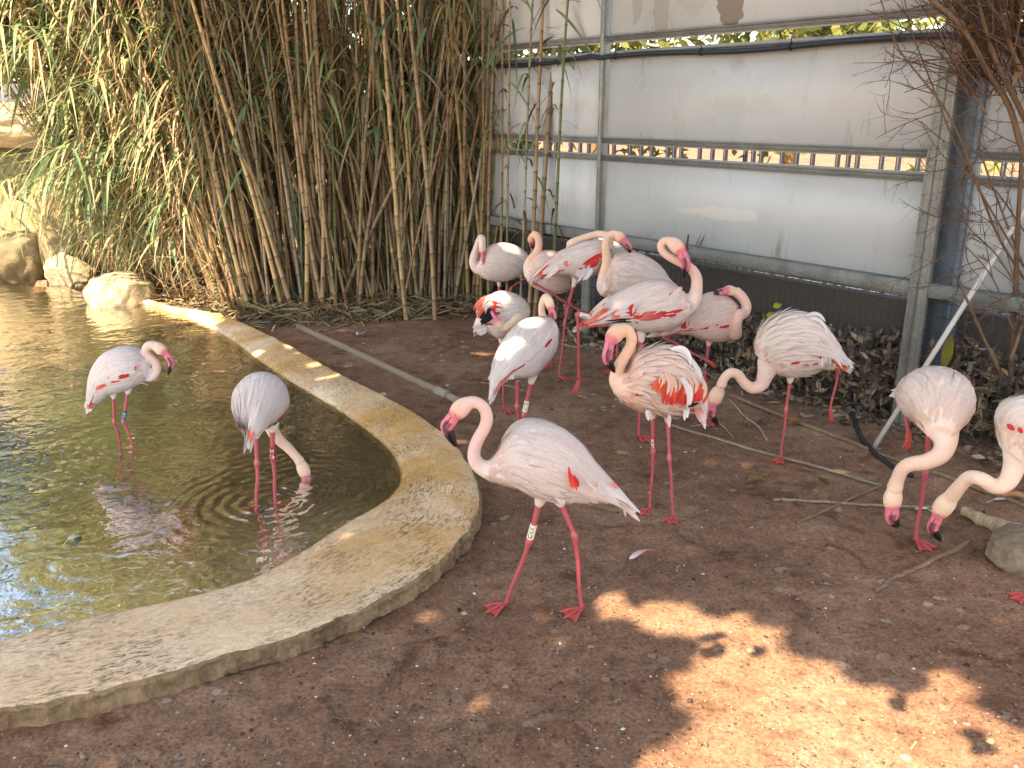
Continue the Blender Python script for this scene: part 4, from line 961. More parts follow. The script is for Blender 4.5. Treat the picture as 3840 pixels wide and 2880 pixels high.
# 11 preening, orange wing lifted
flamingo('6', 'flamingo preening under its lifted orange and black wing beside the canes', (657, 2499),
  [((1000, 1190), (900, 1420), .06), ((955, 1095), (820, 1478), .095), ((860, 1015), (720, 1508), .12), ((740, 970), (640, 1535), .13), ((620, 960), (570, 1535), .128), ((520, 990), (490, 1485), .11), ((435, 1055), (425, 1455), .08), ((375, 1140), (365, 1470), .05), ((305, 1330), (300, 1470), .025)],
  [(900, 1330, 80, -.05), (835, 1295, 62, -.14), (765, 1350, 56, -.18), (695, 1400, 55, -.20), (635, 1405, 60, -.20)],
  ((640, 1400, -.20), (560, 1305, -.21), (518, 1235, -.20), (480, 1165, -.17), 66),
  [((620, 1520), (635, 1980), (657, 2490), (760, 2530), True), ((690, 1510), (760, 1640, .05), (880, 1520, .05), (960, 1500, .05), False)],
  tint=WP, necktint=np.array([0.84, 0.66, 0.46]), redk=0.3, seed=11,
  extra=[((480, 1130), (290, 1240), .085, ORED, ORED, -.13, -.16, .03), ((500, 1100), (330, 1130), .085, ORED, CORAL, -.12, -.15, .02), ((470, 1150), (300, 1190), .085, ORED, CORAL, -.125, -.155, .03), ((490, 1120), (300, 1280), .05, CORAL, WP, -.12, -.15, .03), ((500, 1190), (320, 1300), .10, BLACK, BLACK, -.14, -.165, .0), ((510, 1200), (340, 1335), .085, BLACK, BLACK, -.145, -.165, .0), ((490, 1260), (340, 1340), .06, BLACK, BLACK, -.14, -.165, .0), ((620, 1160), (500, 1140), .08, RED, RED, -.14, -.14), ((600, 1190), (490, 1170), .07, RED, RED, -.142, -.142), ((420, 1400), (250, 1430), .045, WP, WP, -.1, -.13), ((430, 1430), (300, 1500), .05, WP, WP, -.1, -.13)])
# 12 seen from behind, sun on its back
flamingo('5', 'white backed flamingo seen from behind with sun flecks and a coral tail, cream leg ring', (310, 1868),
  [((505, 535), (600, 640), .05, .2), ((445, 527), (635, 760), .09, .15), ((350, 540), (622, 880), .115, .1), ((255, 600), (575, 970), .12, .05), ((175, 690), (500, 1055), .12, 0), ((105, 800), (425, 1130), .115, -.05), ((50, 915), (330, 1148), .10, -.1), ((18, 1020), (230, 1158), .075, -.15), ((5, 1100), (150, 1178), .045, -.18), ((-15, 1190), (60, 1250), .027, -.2), ((-15, 1325), (10, 1342), .012, -.22)],
  [(560, 610, 62, .2), (522, 540, 46, .22), (503, 470, 40, .23), (504, 400, 39, .23), (525, 335, 41, .22), (560, 312, 45, .2)],
  ((560, 315, .2), (602, 450, .16), (627, 515, .15), (612, 600, .14), 55),
  [((255, 1110), (247, 1450), (285, 1850), (350, 1870), True), ((405, 1130), (318, 1535), (330, 1885), (400, 1900), True, ('CTS', CREAM, INK, 0.22))],
  tint=np.array([0.80, 0.73, 0.71]), necktint=np.array([0.83, 0.62, 0.48]), redk=0.25, seed=12,
  extra=[((120, 1020), (-5, 1330), .035, CORAL, ORED, -.20, -.24), ((100, 1040), (0, 1300), .03, CORAL, CORAL, -.205, -.245), ((130, 1060), (60, 1180), .03, CORAL, PP, -.2, -.22), ((240, 1000), (225, 1065), .025, RED, RED, -.17, -.18), ((60, 1060), (-50, 1190), .04, WP, WP, -.19, -.22), ((180, 1060), (175, 1175), .05, WP, WP, -.19, -.21)])
# 13 peach bird, open wing
flamingo('C', 'peach flamingo with ruffled plumes and a bright red wing patch, maroon UCM leg ring', (520, 1430),
  [((215, 475), (178, 590), .05), ((290, 445), (262, 662), .085), ((340, 340), (340, 702), .115), ((430, 305), (430, 718), .13), ((540, 295), (540, 745), .133), ((640, 330), (620, 742), .123), ((718, 395), (690, 718), .108), ((772, 480), (745, 718), .08), ((797, 595), (780, 748), .055), ((800, 705), (803, 785), .027)],
  [(250, 560, 75), (205, 510, 52), (213, 440, 44), (255, 360, 40), (297, 285, 38), (311, 218, 37), (288, 165, 37), (238, 152, 42)],
  ((238, 152, 0), (160, 238, -.03), (140, 355, -.04), (194, 456, -.03), 62),
  [((455, 715), (460, 1000), (437, 1412), (340, 1458), True, ('UCM', MAROON, CHALK, 0.22)), ((560, 740), (572, 1050), (602, 1465), (545, 1528), True)],
  tint=PC, necktint=np.array([0.84, 0.54, 0.38]), ruff=1.0, redk=1.0, seed=13, redshow=0.2,
  extra=[((570, 520), (480, 600), .07, ORED, ORED, -.195, -.205, .02)] + [((530 + i * 32, 515 + i * 3), (545 + i * 30, 690 - abs(i - 4) * 4), .05, ORED * (0.85 + 0.2 * (i % 2)), RED, -.20 + i * 0.006, -.21 + i * 0.006, 0.012) for i in range(9)] + [((700, 690), (790, 660), .016, BLACK, BLACK, -.19, -.17), ((690, 680), (685, 795), .03, WP, WP, -.1, -.12), ((760, 690), (812, 790), .05, CORAL, WP, -.08, -.08)] + [((640 + i * 14, 470 + 18 * i), (690 + i * 10, 690 + 4 * i), .014, WP, WP, -.215, -.222, 0.02) for i in range(4)] + [((560 + 30 * i, 285 + 14 * i), (740 + 12 * i, 380 + 62 * i), .022, WP, np.array([.8, .74, .72]), -.07, -.1, .035) for i in range(5)] + [((420, 705), (440, 800), .03, WP, WP, -.1, -.1), ((570, 750), (572, 860), .02, WP, PC, -.08, -.06)])
# 14 ruffled, feeding by the mesh
flamingo('C', 'shaggy ruffled flamingo feeding before the wire mesh with its bill near the ground', (1345, 1055),
  [((1165, 330), (1300, 440), .065), ((1166, 245), (1340, 468), .095), ((1215, 150), (1400, 478), .12), ((1312, 80), (1470, 482), .133), ((1430, 48), (1540, 462), .133), ((1545, 78), (1600, 430), .118), ((1635, 145), (1660, 418), .095), ((1697, 230), (1710, 418), .068), ((1748, 315), (1750, 423), .042), ((1793, 400), (1790, 428), .015)],
  [(1265, 390, 88), (1235, 470, 58), (1207, 538, 47), (1145, 562, 41), (1087, 524, 36), (1046, 470, 35), (993, 458, 34), (948, 500, 33), (925, 555, 36)],
  ((925, 560, .05), (868, 678, .08), (858, 750, .09), (908, 816, .1), 53),
  [((1410, 480), (1378, 715), (1342, 1058), (1298, 1100), True), ((1660, 400, .05), (1738, 450, .1), (1682, 722, .08), (1690, 830, .08), False)],
  tint=np.array([0.80, 0.68, 0.62]), necktint=np.array([0.83, 0.60, 0.48]), ruff=0.9, redk=1.1, seed=14, redrange=(0.6, 0.98),
  extra=[((1660, 290), (1795, 425), .06, RED, ORED, -.12, -.06), ((1680, 330), (1800, 440), .04, ORED, ORED, -.12, -.06), ((1560, 380), (1480, 405), .03, RED, RED, -.12, -.12), ((1640, 350), (1560, 395), .035, RED, RED, -.11, -.12)] + [((1500 + 22 * i, 60 + 22 * i), (1640 + 14 * i, 100 + 62 * i), .022, WP, np.array([.78, .72, .68]), -.06, -.10, .03) for i in range(6)] + [((1540 + 30 * i, 200 + 20 * i), (1600 + 30 * i, 420 - 6 * i), .028, WP, WP, -.125, -.12, .02) for i in range(4)])
# 15 round body facing us, head down
flamingo('D', 'round flamingo facing out with its neck bent down beside the leaning pole, one foot lifted', (690, 1170),
  [((800, 470), (850, 555), .06, -.25), ((815, 355), (850, 525), .105, -.2), ((820, 230), (840, 497), .14, -.12), ((812, 160), (812, 467), .158, -.03), ((790, 130), (782, 437), .158, .06), ((750, 135), (750, 398), .135, .14), ((700, 160), (700, 368), .10, .22), ((650, 198), (650, 318), .065, .28), ((602, 255), (602, 288), .02, .33)],
  [(848, 490, 90, -.2), (862, 570, 62, -.24), (832, 640, 52, -.26), (745, 682, 45, -.26), (655, 696, 41, -.25), (605, 728, 39, -.23), (578, 785, 38, -.21), (560, 840, 46, -.2)],
  ((560, 845, -.2), (546, 960, -.2), (545, 1018, -.2), (584, 1068, -.2), 55),
  [((770, 430, 0), (742, 745), (684, 1160), (750, 1198), True), ((690, 320, .1), (612, 300, .12), (643, 505, .06), (620, 635, .05), False)],
  tint=np.array([0.82, 0.68, 0.61]), necktint=np.array([0.84, 0.62, 0.48]), redk=0.05, seed=15)
# 16 cut by the frame edge
flamingo('D', 'cream necked flamingo bending to the ground beside the brown boulder, red flecks on its wing', (1345, 1490),
  [((1195, 600), (1330, 700), .065), ((1176, 485), (1400, 640), .095), ((1195, 398), (1450, 620), .125), ((1265, 330), (1520, 610), .14), ((1365, 305), (1600, 600), .14), ((1480, 320), (1680, 590), .125), ((1600, 370), (1740, 590), .095), ((1700, 450), (1790, 600), .065), ((1800, 580), (1840, 640), .03)],
  [(1300, 610, 92), (1268, 715, 62), (1228, 800, 53), (1155, 828, 46), (1078, 785, 43), (1005, 775, 42, .05), (945, 828, 42, .1), (900, 885, 48, .15)],
  ((900, 885, .15), (818, 998, .2), (784, 1075, .22), (834, 1154, .22), 62),
  [((1450, 610), (1400, 1050), (1350, 1488), (1180, 1500), True), ((1560, 600), (1560, 1050), (1600, 1470), (1480, 1500), True)],
  tint=np.array([0.82, 0.72, 0.68]), necktint=np.array([0.84, 0.66, 0.52]), redk=0.5, seed=16,
  extra=[((1230, 462), (1278, 502), .022, RED, RED, -.10, -.115), ((1290, 480), (1330, 520), .02, RED, RED, -.125, -.13)])
# ------------------------------------------------------------------ cane thicket
TAN = np.array([0.275, 0.17, 0.095]); BRN = np.array([0.23, 0.135, 0.065]); GRN = np.array([0.14, 0.145, 0.055]); GRY = np.array([0.235, 0.185, 0.13]); GOLD = np.array([0.35, 0.225, 0.105])
LGRN = np.array([0.15, 0.235, 0.105]); LYEL = np.array([0.38, 0.39, 0.165]); LBLU = np.array([0.10, 0.17, 0.085]); LDRY = np.array([0.34, 0.245, 0.13])
def cane_mesh(seed, H=4.8, R0=0.021, base=TAN):
    r = np.random.default_rng(seed); mb = MB(); z = 0.0; P = []; Rr = []; C = []
    bx_, by_ = r.normal(0, 0.012, 2); ph = r.uniform(0, 6)
    tone = base * r.uniform(0.85, 1.15)
    while z < H:
        L = r.uniform(0.17, 0.29) * (1 - 0.2 * z / H)
        k = R0 * (1 - 0.62 * (z / H) ** 1.2)
        c = tone * r.uniform(0.85, 1.15) * (1 - 0.0 * z) if r.random() > 0.18 else tone * 0.5 + GRN * 0.5
        for (dz, kr, cm) in ((0, 1.16, 0.42), (0.012, 1.13, 0.55), (0.02, 1.0, 1.12), (0.06, 0.98, 1.05), (L - 0.012, 1.0, 0.9)):
            zz = z + dz; P.append((bx_ * zz ** 2 + 0.008 * math.sin(zz * 2 + ph), by_ * zz ** 2 + 0.008 * math.cos(zz * 1.7 + ph), zz)); Rr.append(k * kr); C.append(c * cm)
        z += L
    mb.tube(P, Rr, 7, np.array(C)); me = mesh('cane', np.concatenate(mb.v), mb.f, np.concatenate(mb.c), True, [M['cane']], mb.m)
    return me
M['cane'] = mat_attr('cane', 0.55, 0.16, 40, 0.15, 0.003, 0.35, stretch=(1, 1, 0.15))
CANES = [cane_mesh(40 + i, base=[TAN, BRN, GOLD, GRY, TAN * 0.5 + GRN * 0.5, TAN, BRN * 0.6 + TAN * 0.4, GRN][i]) for i in range(8)]
def in_px(p, x0, x1, y0, y1):
    d = np.asarray(p) - CAMP; w = d @ FWD; u = (d[0] / w * FPX + CX) / 1.736; v = (-(d @ UPC) / w * FPX + CY) / 1.736
    return x0 < u < x1 and y0 < v < y1
def blade(mb, base, az, el, L, W, droop, col, n=7, two=True, twist=0.0, tip=None):
    if base[1] > 8 and in_px(base, -60, 118, 120, 330) and random.random() < 0.88: return   # the hollow over the ledge stays open
    d = np.array([math.cos(az) * math.cos(el), math.sin(az) * math.cos(el), math.sin(el)]); t = np.linspace(0, 1, n)[:, None]
    P = base + d * L * t + np.array([0, 0, -1.0]) * droop * L * t ** 2
    T = np.gradient(P, axis=0); sd = np.array([-math.sin(az + twist), math.cos(az + twist), 0.15]); S = np.repeat(sd[None], n, 0); S = S - T * (np.sum(S * T, 1) / (np.sum(T * T, 1) + 1e-9))[:, None]; S /= np.linalg.norm(S, axis=1)[:, None] + 1e-9
    w = (W / 2 * np.interp(t[:, 0], [0, 0.12, 0.35, 0.7, 1], [0.45, 0.95, 1.0, 0.6, 0.03]))[:, None]; Nn = np.cross(T, S); Nn /= np.linalg.norm(Nn, axis=1)[:, None] + 1e-9
    c = np.asarray(col); cc = np.repeat(c[None], n, 0)
    if tip is not None: cc = cc * (1 - t ** 2) + np.asarray(tip)[None] * t ** 2
    if two:
        V = np.stack([P - S * w + Nn * w * 0.3, P, P + S * w + Nn * w * 0.3], 1).reshape(-1, 3); F = []
        for i in range(n - 1): a = i * 3; F += [(a, a + 1, a + 4, a + 3), (a + 1, a + 2, a + 5, a + 4)]
        mb.add(V, F, np.repeat(cc, 3, 0))
    else:
        V = np.stack([P - S * w, P + S * w], 1).reshape(-1, 3); mb.add(V, [(i * 2, i * 2 + 1, i * 2 + 3, i * 2 + 2) for i in range(n - 1)], np.repeat(cc, 2, 0))
EDGE = np.array([G(*p)[:2] for p in K((255, 628), (335, 646), (450, 668), (560, 688), (700, 684), (850, 678), (1000, 662), (1055, 672))])
EDG = even(catmull(EDGE, 100), 200)
R6 = np.random.default_rng(66)
clabels = ['arching green cane clump hanging over the left rocks', 'sunlit tan cane clump behind the pale boulder', 'dense tan cane clump at the end of the stone rim', 'shaded brown cane clump with dark gaps behind the dirt', 'upright cane clump beside the white panels']
cl = []
for i, lab in enumerate(clabels):
    e = EDG[int((i + 0.5) / 5 * 199)]; cl.append(empty('cane_clump', (e[0], e[1] + 0.7, 0), lab, 'cane clump', 'cane thicket'))
folB = [MB() for _ in range(5)]
def place_cane(i, x, y, lx, ly, rs, hs, var):
    o = bpy.data.objects.new('cane', CANES[var]); COL.objects.link(o); pr = cl[i]; o.parent = pr
    o.location = (x - pr.location[0], y - pr.location[1], -0.03)
    d = Vector((lx, ly, 1.0)).normalized(); q = d.to_track_quat('Z', 'Y'); o.rotation_mode = 'QUATERNION'
    o.rotation_quaternion = q @ mathutils.Quaternion((0, 0, 1), R6.uniform(0, 6.28)); o.scale = (rs, rs, hs)
    return np.array(d)
def lean(u):
    return np.interp(u, [0, 0.2, 0.36, 0.5, 0.7, 0.88, 1], [-0.34, -0.36, -0.27, -0.14, -0.03, 0.05, 0.05])
allc = []
for j in range(300):
    u = R6.uniform(0.0, 1.0) if j > 120 else R6.uniform(0.34, 1.0); e = EDG[int(u * 199)]; back = abs(R6.normal(0, 0.55)) if j % 3 else R6.uniform(0.0, 0.25)
    if u > 0.9: back *= 0.4
    x = e[0] + R6.normal(0, 0.05) ; y = e[1] + 0.05 + back
    lx = lean(u) + R6.normal(0, 0.095) + (R6.normal(0, 0.22) if R6.random() < 0.10 else 0); ly = R6.normal(0.02, 0.05)
    var = int(R6.choice([0, 0, 1, 2, 3, 4, 5, 6, 7], p=[.14, .12, .16, .13, .13, .09, .12, .08, .03])); rs = R6.uniform(0.62, 1.25) * (0.62 if u < 0.3 else 1.0)
    i = min(int(u * 5), 4); d = place_cane(i, x, y, lx, ly, rs, R6.uniform(0.85, 1.12) if R6.random() > 0.06 else R6.uniform(0.1, 0.3), var)
    allc.append((u, i, np.array([x, y, 0]), d))
# the few separate canes in front of the white panels
for (bp, tp, rs, var) in (((1152, 655), (1213, 0), 1.3, 0), ((1140, 650), (1180, 0), 1.1, 5), ((1096, 650), (1096, 0), .62, 4), ((1058, 655), (1042, 0), .9, 0), ((1030, 655), (1062, 0), 1.0, 6), ((1075, 652), (1108, 0), .75, 1), ((1012, 662), (985, 0), 1.1, 2), ((1190, 640), (1213, 0), .8, 7), ((1122, 640), (1150, 0), .7, 3), ((940, 690), (905, 0), 1.2, 5), ((880, 690), (800, 0), 1.15, 2)):
    b0 = G(*K(bp)[0])
    if bp[0] > 1020: b0 = FPt(FS(bp[0] * 1.736, 690 * 1.736, 0.2)[0], 0.2, 0.0)
    t0 = PYp(*K(tp)[0], b0[1] - 0.02); d = unit(t0 - b0); place_cane(4 if bp[0] > 900 else 3, b0[0], b0[1], d[0] / d[2], d[1] / d[2], rs, 1.0, var)
    allc.append((0.97, 4, np.array([b0[0], b0[1], 0]), d))
    for q in range(9 if bp[0] > 1020 else 0):   # withered sheaths on these stems
        z = R6.uniform(0.7, 3.4); dk = R6.random() < 0.55; blade(folB[4], b0 + d * z / d[2], R6.uniform(0, 6.28), R6.uniform(-0.4, 0.9), R6.uniform(0.2, 0.5), R6.uniform(0.014, 0.034), R6.uniform(0.7, 1.6), (BRN * 0.55 if dk else LBLU) * R6.uniform(0.7, 1.1), 6, True, R6.normal(0, 0.5))
# thin canes filling the depth
for i in range(5):
    bb = MB()
    for j in range(95):
        u = (i + R6.random()) / 5; e = EDG[int(min(u, 0.999) * 199)]; x = e[0] + R6.normal(0, 0.1); y = e[1] + R6.uniform(0.25, 1.9 if u < 0.75 else 1.0)
        if u > 0.93: continue
        lx = lean(u) + R6.normal(0, 0.10); z = np.linspace(0, R6.uniform(2.5, 4.6), 6); k = R6.uniform(0.006, 0.013)
        base = [TAN, BRN, GRY, BRN][int(R6.integers(4))] * R6.uniform(0.7, 1.1)
        bb.tube(np.column_stack([x + lx * z, y + R6.normal(0, 0.05) * z, z]), np.linspace(k, k * 0.5, 6), 5, base, cap=False)
    # hanging dry sheaths and shreds on the stems
    for j in range(520 if i < 4 else 260):
        u, ii, b0, d = allc[int(R6.integers(len(allc)))]
        if ii != i: continue
        z = R6.uniform(0.15, 3.6); p = b0 + d * z / d[2]
        az = R6.uniform(0, 6.28); dry = [LDRY, LDRY * 0.7, BRN, TAN][int(R6.integers(4))]
        blade(bb, p, az, R6.uniform(0.2, 1.3), R6.uniform(0.15, 0.4), R6.uniform(0.010, 0.026), R6.uniform(0.6, 1.6), dry * R6.uniform(0.7, 1.15), 5, False, R6.normal(0, 0.6))
    # dark brown dry thatch hanging in the upper middle
    if i in (2, 3, 4):
        for j in range(420 if i < 4 else 120):
            u = (i + R6.random()) / 5
            if u > 0.93: continue
            e = EDG[int(u * 199)]; z = R6.uniform(1.5, 3.9); p = np.array([e[0] + lean(u) * z + R6.normal(0, .1), e[1] + R6.uniform(0.15, 1.5), z])
            blade(bb, p, R6.uniform(0, 6.28), R6.uniform(-1.4, 0.4), R6.uniform(0.25, 0.6), R6.uniform(0.012, 0.03), R6.uniform(0.4, 1.0), [BRN, BRN * 0.7, LDRY * 0.6][j % 3] * R6.uniform(0.6, 1.1), 5, False, R6.normal(0, 0.6))
    tag(bb.build('dry_stems', M['deadleaf'], cl[i], origin=np.array(cl[i].location)), kind='stuff')
# living leaves
def leafcol(u):
    r = R6.random(); g = np.interp(u, [0, 0.35, 0.6, 1], [0.70, 0.5, 0.35, 0.55])
    if r < g: return [LGRN, LBLU, LYEL * 0.6 + LGRN * 0.4, LYEL][int(R6.choice(4, p=[.38, .2, .27, .15]))] * R6.uniform(0.75, 1.2)
    return LDRY * R6.uniform(0.65, 1.25)
for (u, i, b0, d) in allc:
    dens = np.interp(u, [0, 0.2, 0.38, 0.5, 0.7, 1], [125, 115, 75, 30, 14, 5])
    for j in range(int(R6.poisson(dens))):
        zlo = np.interp(u, [0, 0.3, 0.5, 1], [0.5, 0.7, 1.6, 1.7]); z = R6.uniform(zlo, 4.4); p = b0 + d * z / d[2]
        az = R6.uniform(0, 6.28); L = R6.uniform(0.25, 0.62); W = R6.uniform(0.018, 0.044); c = leafcol(u)
        blade(folB[i], p, az, R6.uniform(-0.1, 1.0), L, W, R6.uniform(0.5, 1.5), c, 6, True, R6.normal(0, 0.4), tip=c * 0.6 + LDRY * 0.4 if R6.random() < 0.4 else None)
# a tangle of dry strands low down by the rocks
for j in range(1500):
    u = R6.uniform(0.02, 0.46); e = EDG[int(u * 199)]; z = R6.gamma(2.0, 0.28); p = np.array([e[0] + R6.normal(0, 0.1) + lean(u) * z, e[1] + R6.uniform(-0.12, 0.5), 0.02 + z])
    if z > 1.7: continue
    blade(folB[min(int(u * 5), 4)], p, R6.uniform(0, 6.28), R6.normal(0.5, 0.6), R6.uniform(0.15, 0.5), R6.uniform(0.006, 0.016), R6.uniform(0.0, 0.9), [LDRY, LDRY * 1.25, TAN, BRN][int(R6.integers(4))] * R6.uniform(0.8, 1.2), 5, False, R6.normal(0, 0.8))
# leafy side shoots sweeping over the rocks
for j in range(64):
    u = R6.uniform(0, 0.34); e = EDG[int(u * 199)]; z0 = R6.uniform(1.3, 3.6); st_ = np.array([e[0] + lean(u) * z0 * R6.uniform(0.6, 1.1), e[1] + R6.uniform(-0.1, 0.6), z0])
    az = math.pi + R6.normal(0.25, 0.5); L = R6.uniform(0.7, 1.7); t = np.linspace(0, 1, 9)[:, None]; dd = np.array([math.cos(az), math.sin(az), R6.uniform(-0.1, 0.5)])
    P = st_ + dd * L * t + np.array([0, 0, -1]) * R6.uniform(0.1, 0.55) * L * t ** 2
    if in_px(P[5], -60, 110, 130, 320): continue
    folB[0 if u < 0.2 else 1].tube(P, np.linspace(0.007, 0.003, 9), 5, LYEL * R6.uniform(0.8, 1.2), cap=False)
    for q in range(2, 9):
        for s in range(2):
            c = leafcol(0.0); blade(folB[0 if u < 0.2 else 1], P[q], az + R6.normal(0, 0.9), R6.uniform(-0.5, 0.5), R6.uniform(0.28, 0.55), R6.uniform(0.02, 0.042), R6.uniform(0.7, 1.6), c, 6, True)
for i in range(5):
    tag(folB[i].build('foliage', M['leaf'], cl[i], origin=np.array(cl[i].location)), kind='stuff')
# single large leaves that stand out
LEAVES = []
for k in range(6):
    mb = MB(); blade(mb, np.zeros(3), 0.0, [0.9, 0.3, -0.2, 0.6, -0.6, 0.1][k], 0.5, 0.036, [0.9, 1.3, 0.7, 1.6, 0.4, 1.0][k], [LBLU, LGRN, LBLU * 0.8, LYEL * 0.5 + LGRN * 0.5, LGRN, LYEL][k], 9, True, 0.3 * k, tip=LDRY * 0.8 if k in (1, 4) else None)
    LEAVES.append(mesh('leaf', np.concatenate(mb.v), mb.f, np.concatenate(mb.c), True, [M['leaf']], mb.m))
def put_leaf(i, p, az, k, s):
    o = bpy.data.objects.new('leaf', LEAVES[k]); COL.objects.link(o); o.parent = cl[i]; o.location = Vector(p) - cl[i].location; o.rotation_euler = (0, 0, az); o.scale = (s,) * 3
for (px_, py_, i, k, az, s) in ((1105, 110, 4, 2, 5.6, 1.0), (1100, 175, 4, 4, 5.5, 1.1), (1135, 60, 4, 2, 3.6, 1.0), (1200, 20, 4, 4, 5.9, 1.0), (1200, 115, 4, 0, 0.2, .5), (1205, 130, 4, 1, 0.4, .6), (1215, 118, 4, 3, 5.8, .55), (1195, 125, 4, 1, 5.2, .7), (1210, 125, 4, 0, 6.0, .6), (1095, 235, 4, 4, 3.3, .6), (1090, 90, 4, 4, 3.9, 1.0), (1110, 300, 4, 1, 0.2, .6), (1000, 300, 4, 4, 5.3, 1.2), (920, 60, 3, 4, 4.4, 1.1), (890, 10, 3, 4, 5.0, 1.3), (870, 20, 3, 2, 4.2, 1.2), (800, 90, 3, 1, 3.6, 1.2), (770, 30, 3, 1, 5.4, 1.1), (640, 90, 2, 4, 4.9, 1.1), (520, 150, 2, 0, 3.0, 1.0), (560, 190, 2, 0, 0.3, 1.0), (530, 230, 2, 4, 4.5, 1.0), (860, 220, 3, 1, 3.6, .9), (900, 180, 3, 0, 5.9, .9), (430, 380, 1, 4, 4.7, .9), (470, 330, 1, 1, 3.2, 1.0), (150, 290, 0, 1, 3.4, 1.2), (80, 320, 0, 1, 3.3, 1.2), (110, 330, 0, 4, 4.4, 1.3), (60, 160, 0, 4, 4.7, 1.3), (130, 130, 0, 4, 4.9, 1.2), (200, 180, 0, 1, 3.1, 1.1), (180, 60, 0, 4, 4.6, 1.1), (300, 120, 1, 4, 4.8, 1.0), (250, 240, 0, 1, 3.4, 1.0), (210, 330, 0, 4, 5.0, 1.2), (40, 380, 0, 1, 3.2, 1.0), (380, 60, 1, 4, 4.9, .9)):
    e = EDG[min(199, int(i / 5 * 199 + 20))]; Yq = (e[1] - 0.12) if px_ < 1010 else float(FPt(FS((px_ - 25) * 1.736, 690 * 1.736, 0.2)[0], 0.25, 0)[1])
    put_leaf(i, PYp(px_ * 1.736, py_ * 1.736, Yq), az, k, s)
# fallen cane leaves
lb = MB()
for j in range(6500):
    u = R6.random(); e = EDG[int(u * 199)]; off = R6.normal(0.12, 0.27)
    if off < -0.42: continue
    x = e[0] + R6.normal(0, 0.08); y = e[1] + off
    if inpoly(np.array([x]), np.array([y]), POND)[0]: continue
    z = 0.012 + R6.random() * 0.13 * np.clip(off / 0.3 + 0.7, 0.1, 1.2); c = [LDRY, LDRY * 1.2, GRY, BRN, TAN, LBLU * 0.9 + LDRY * 0.3][int(R6.choice(6, p=[.28, .18, .24, .14, .1, .06]))] * R6.uniform(0.7, 1.15)
    blade(lb, np.array([x, y, z]), R6.uniform(0, 6.28), R6.normal(0.05, 0.22), R6.uniform(0.10, 0.42), R6.uniform(0.010, 0.030), R6.uniform(-0.1, 0.25), c, 4, False, R6.normal(0, 1.0))
tag(lb.build('fallen_leaves', M['deadleaf'], origin=(0, 9, 0), loc=(0, 9, 0)), 'fallen dry cane leaves littering the foot of the thicket', 'leaf litter', kind='stuff')
# ------------------------------------------------------------------ rocks
import bmesh
def mat_rock(name, a, b2, c2, moss=0.3):
    m, nt, b = newmat(name); N = NT(nt); co = N.coord()
    n1 = N.noise(co, 2.2, 6, 0.62, 0.5); n2 = N.noise(co, 22, 7, 0.7); n3 = N.noise(co, 1.1, 4, 0.6)
    c = N.ramp(n1, [(0.3, a), (0.5, b2), (0.72, c2)])
    c = N.mix(1.0, c, N.ramp(n2, [(0.28, (0.6, 0.58, 0.55)), (0.5, (1, 1, 1)), (0.75, (1.2, 1.2, 1.18))]), 'MULTIPLY')
    c = N.mix(N.ramp(n3, [(0.62 - moss * 0.2, (0, 0, 0)), (0.74, (0.85, 0.85, 0.85))]), c, (0.085, 0.085, 0.05))
    nt.links.new(c, b.inputs['Base Color']); b.inputs['Roughness'].default_value = 0.92
    nt.links.new(N.bump(n1, 0.5, 0.05, N.bump(n2, 0.6, 0.012)), b.inputs['Normal']); return m
mRockPale = mat_rock('pale_limestone', (0.28, 0.19, 0.10), (0.38, 0.295, 0.175), (0.43, 0.365, 0.26), 0.0)
mRockOch = mat_rock('ochre_cliff_rock', (0.15, 0.10, 0.055), (0.27, 0.19, 0.10), (0.33, 0.25, 0.15), 0.5)
mRockBrn = mat_rock('brown_rock', (0.13, 0.085, 0.055), (0.21, 0.15, 0.10), (0.29, 0.22, 0.155), 0.0)
def boulder(name, c, r, seed, mat, label, facet=0.25, sub=5, rot=0.0, group=None):
    bm = bmesh.new(); bmesh.ops.create_icosphere(bm, subdivisions=sub, radius=1.0)
    o = Vector((seed * 3.7, seed * 1.3, seed * 2.1)); cr, sr = math.cos(rot), math.sin(rot)
    rr = np.random.default_rng(seed); planes = [(Vector(unit(rr.normal(0, 1, 3))), rr.uniform(0.72, 0.95)) for _ in range(14)]
    for v in bm.verts:
        p = v.co.copy(); k = 1 + 0.16 * mnoise.fractal(p * 1.4 + o, 1.0, 2.0, 4) 
        q = p * k
        for n, d in planes:
            e = q.dot(n) - d
            if e > 0: q -= n * e * min(1.0, facet * 3.2)
        q *= 1 + 0.045 * mnoise.fractal(p * 5 + o, 1.0, 2.0, 4) + 0.02 * mnoise.fractal(p * 16 + o, 1.0, 2.0, 3)
        x, y, z = q.x * r[0], q.y * r[1], q.z * r[2]
        v.co = (x * cr - y * sr, x * sr + y * cr, z)
    me = bpy.data.meshes.new(name); bm.to_mesh(me); bm.free(); me.polygons.foreach_set('use_smooth', np.ones(len(me.polygons), dtype=bool)); me.materials.append(mat)
    ob = link(name, me, None, tuple(map(float, c))); tag(ob, label, 'rock', group); return ob
def rock_px(x0, x1, y0, y1, Y, depth, seed, mat, label, **kw):
    a = PYp(x0 * 1.736, (y0 + y1) / 2 * 1.736, Y); b = PYp(x1 * 1.736, (y0 + y1) / 2 * 1.736, Y); t = PYp((x0 + x1) / 2 * 1.736, y0 * 1.736, Y); d = PYp((x0 + x1) / 2 * 1.736, y1 * 1.736, Y)
    return boulder('boulder', (a + b) / 2 * np.array([1, 1, 0]) + np.array([0, 0, (t[2] + d[2]) / 2]), ((b[0] - a[0]) / 2 * 1.12, depth, (t[2] - d[2]) / 2 * 1.12), seed, mat, label, **kw)
Yr = G(262 * 1.736, 664 * 1.736)[1]
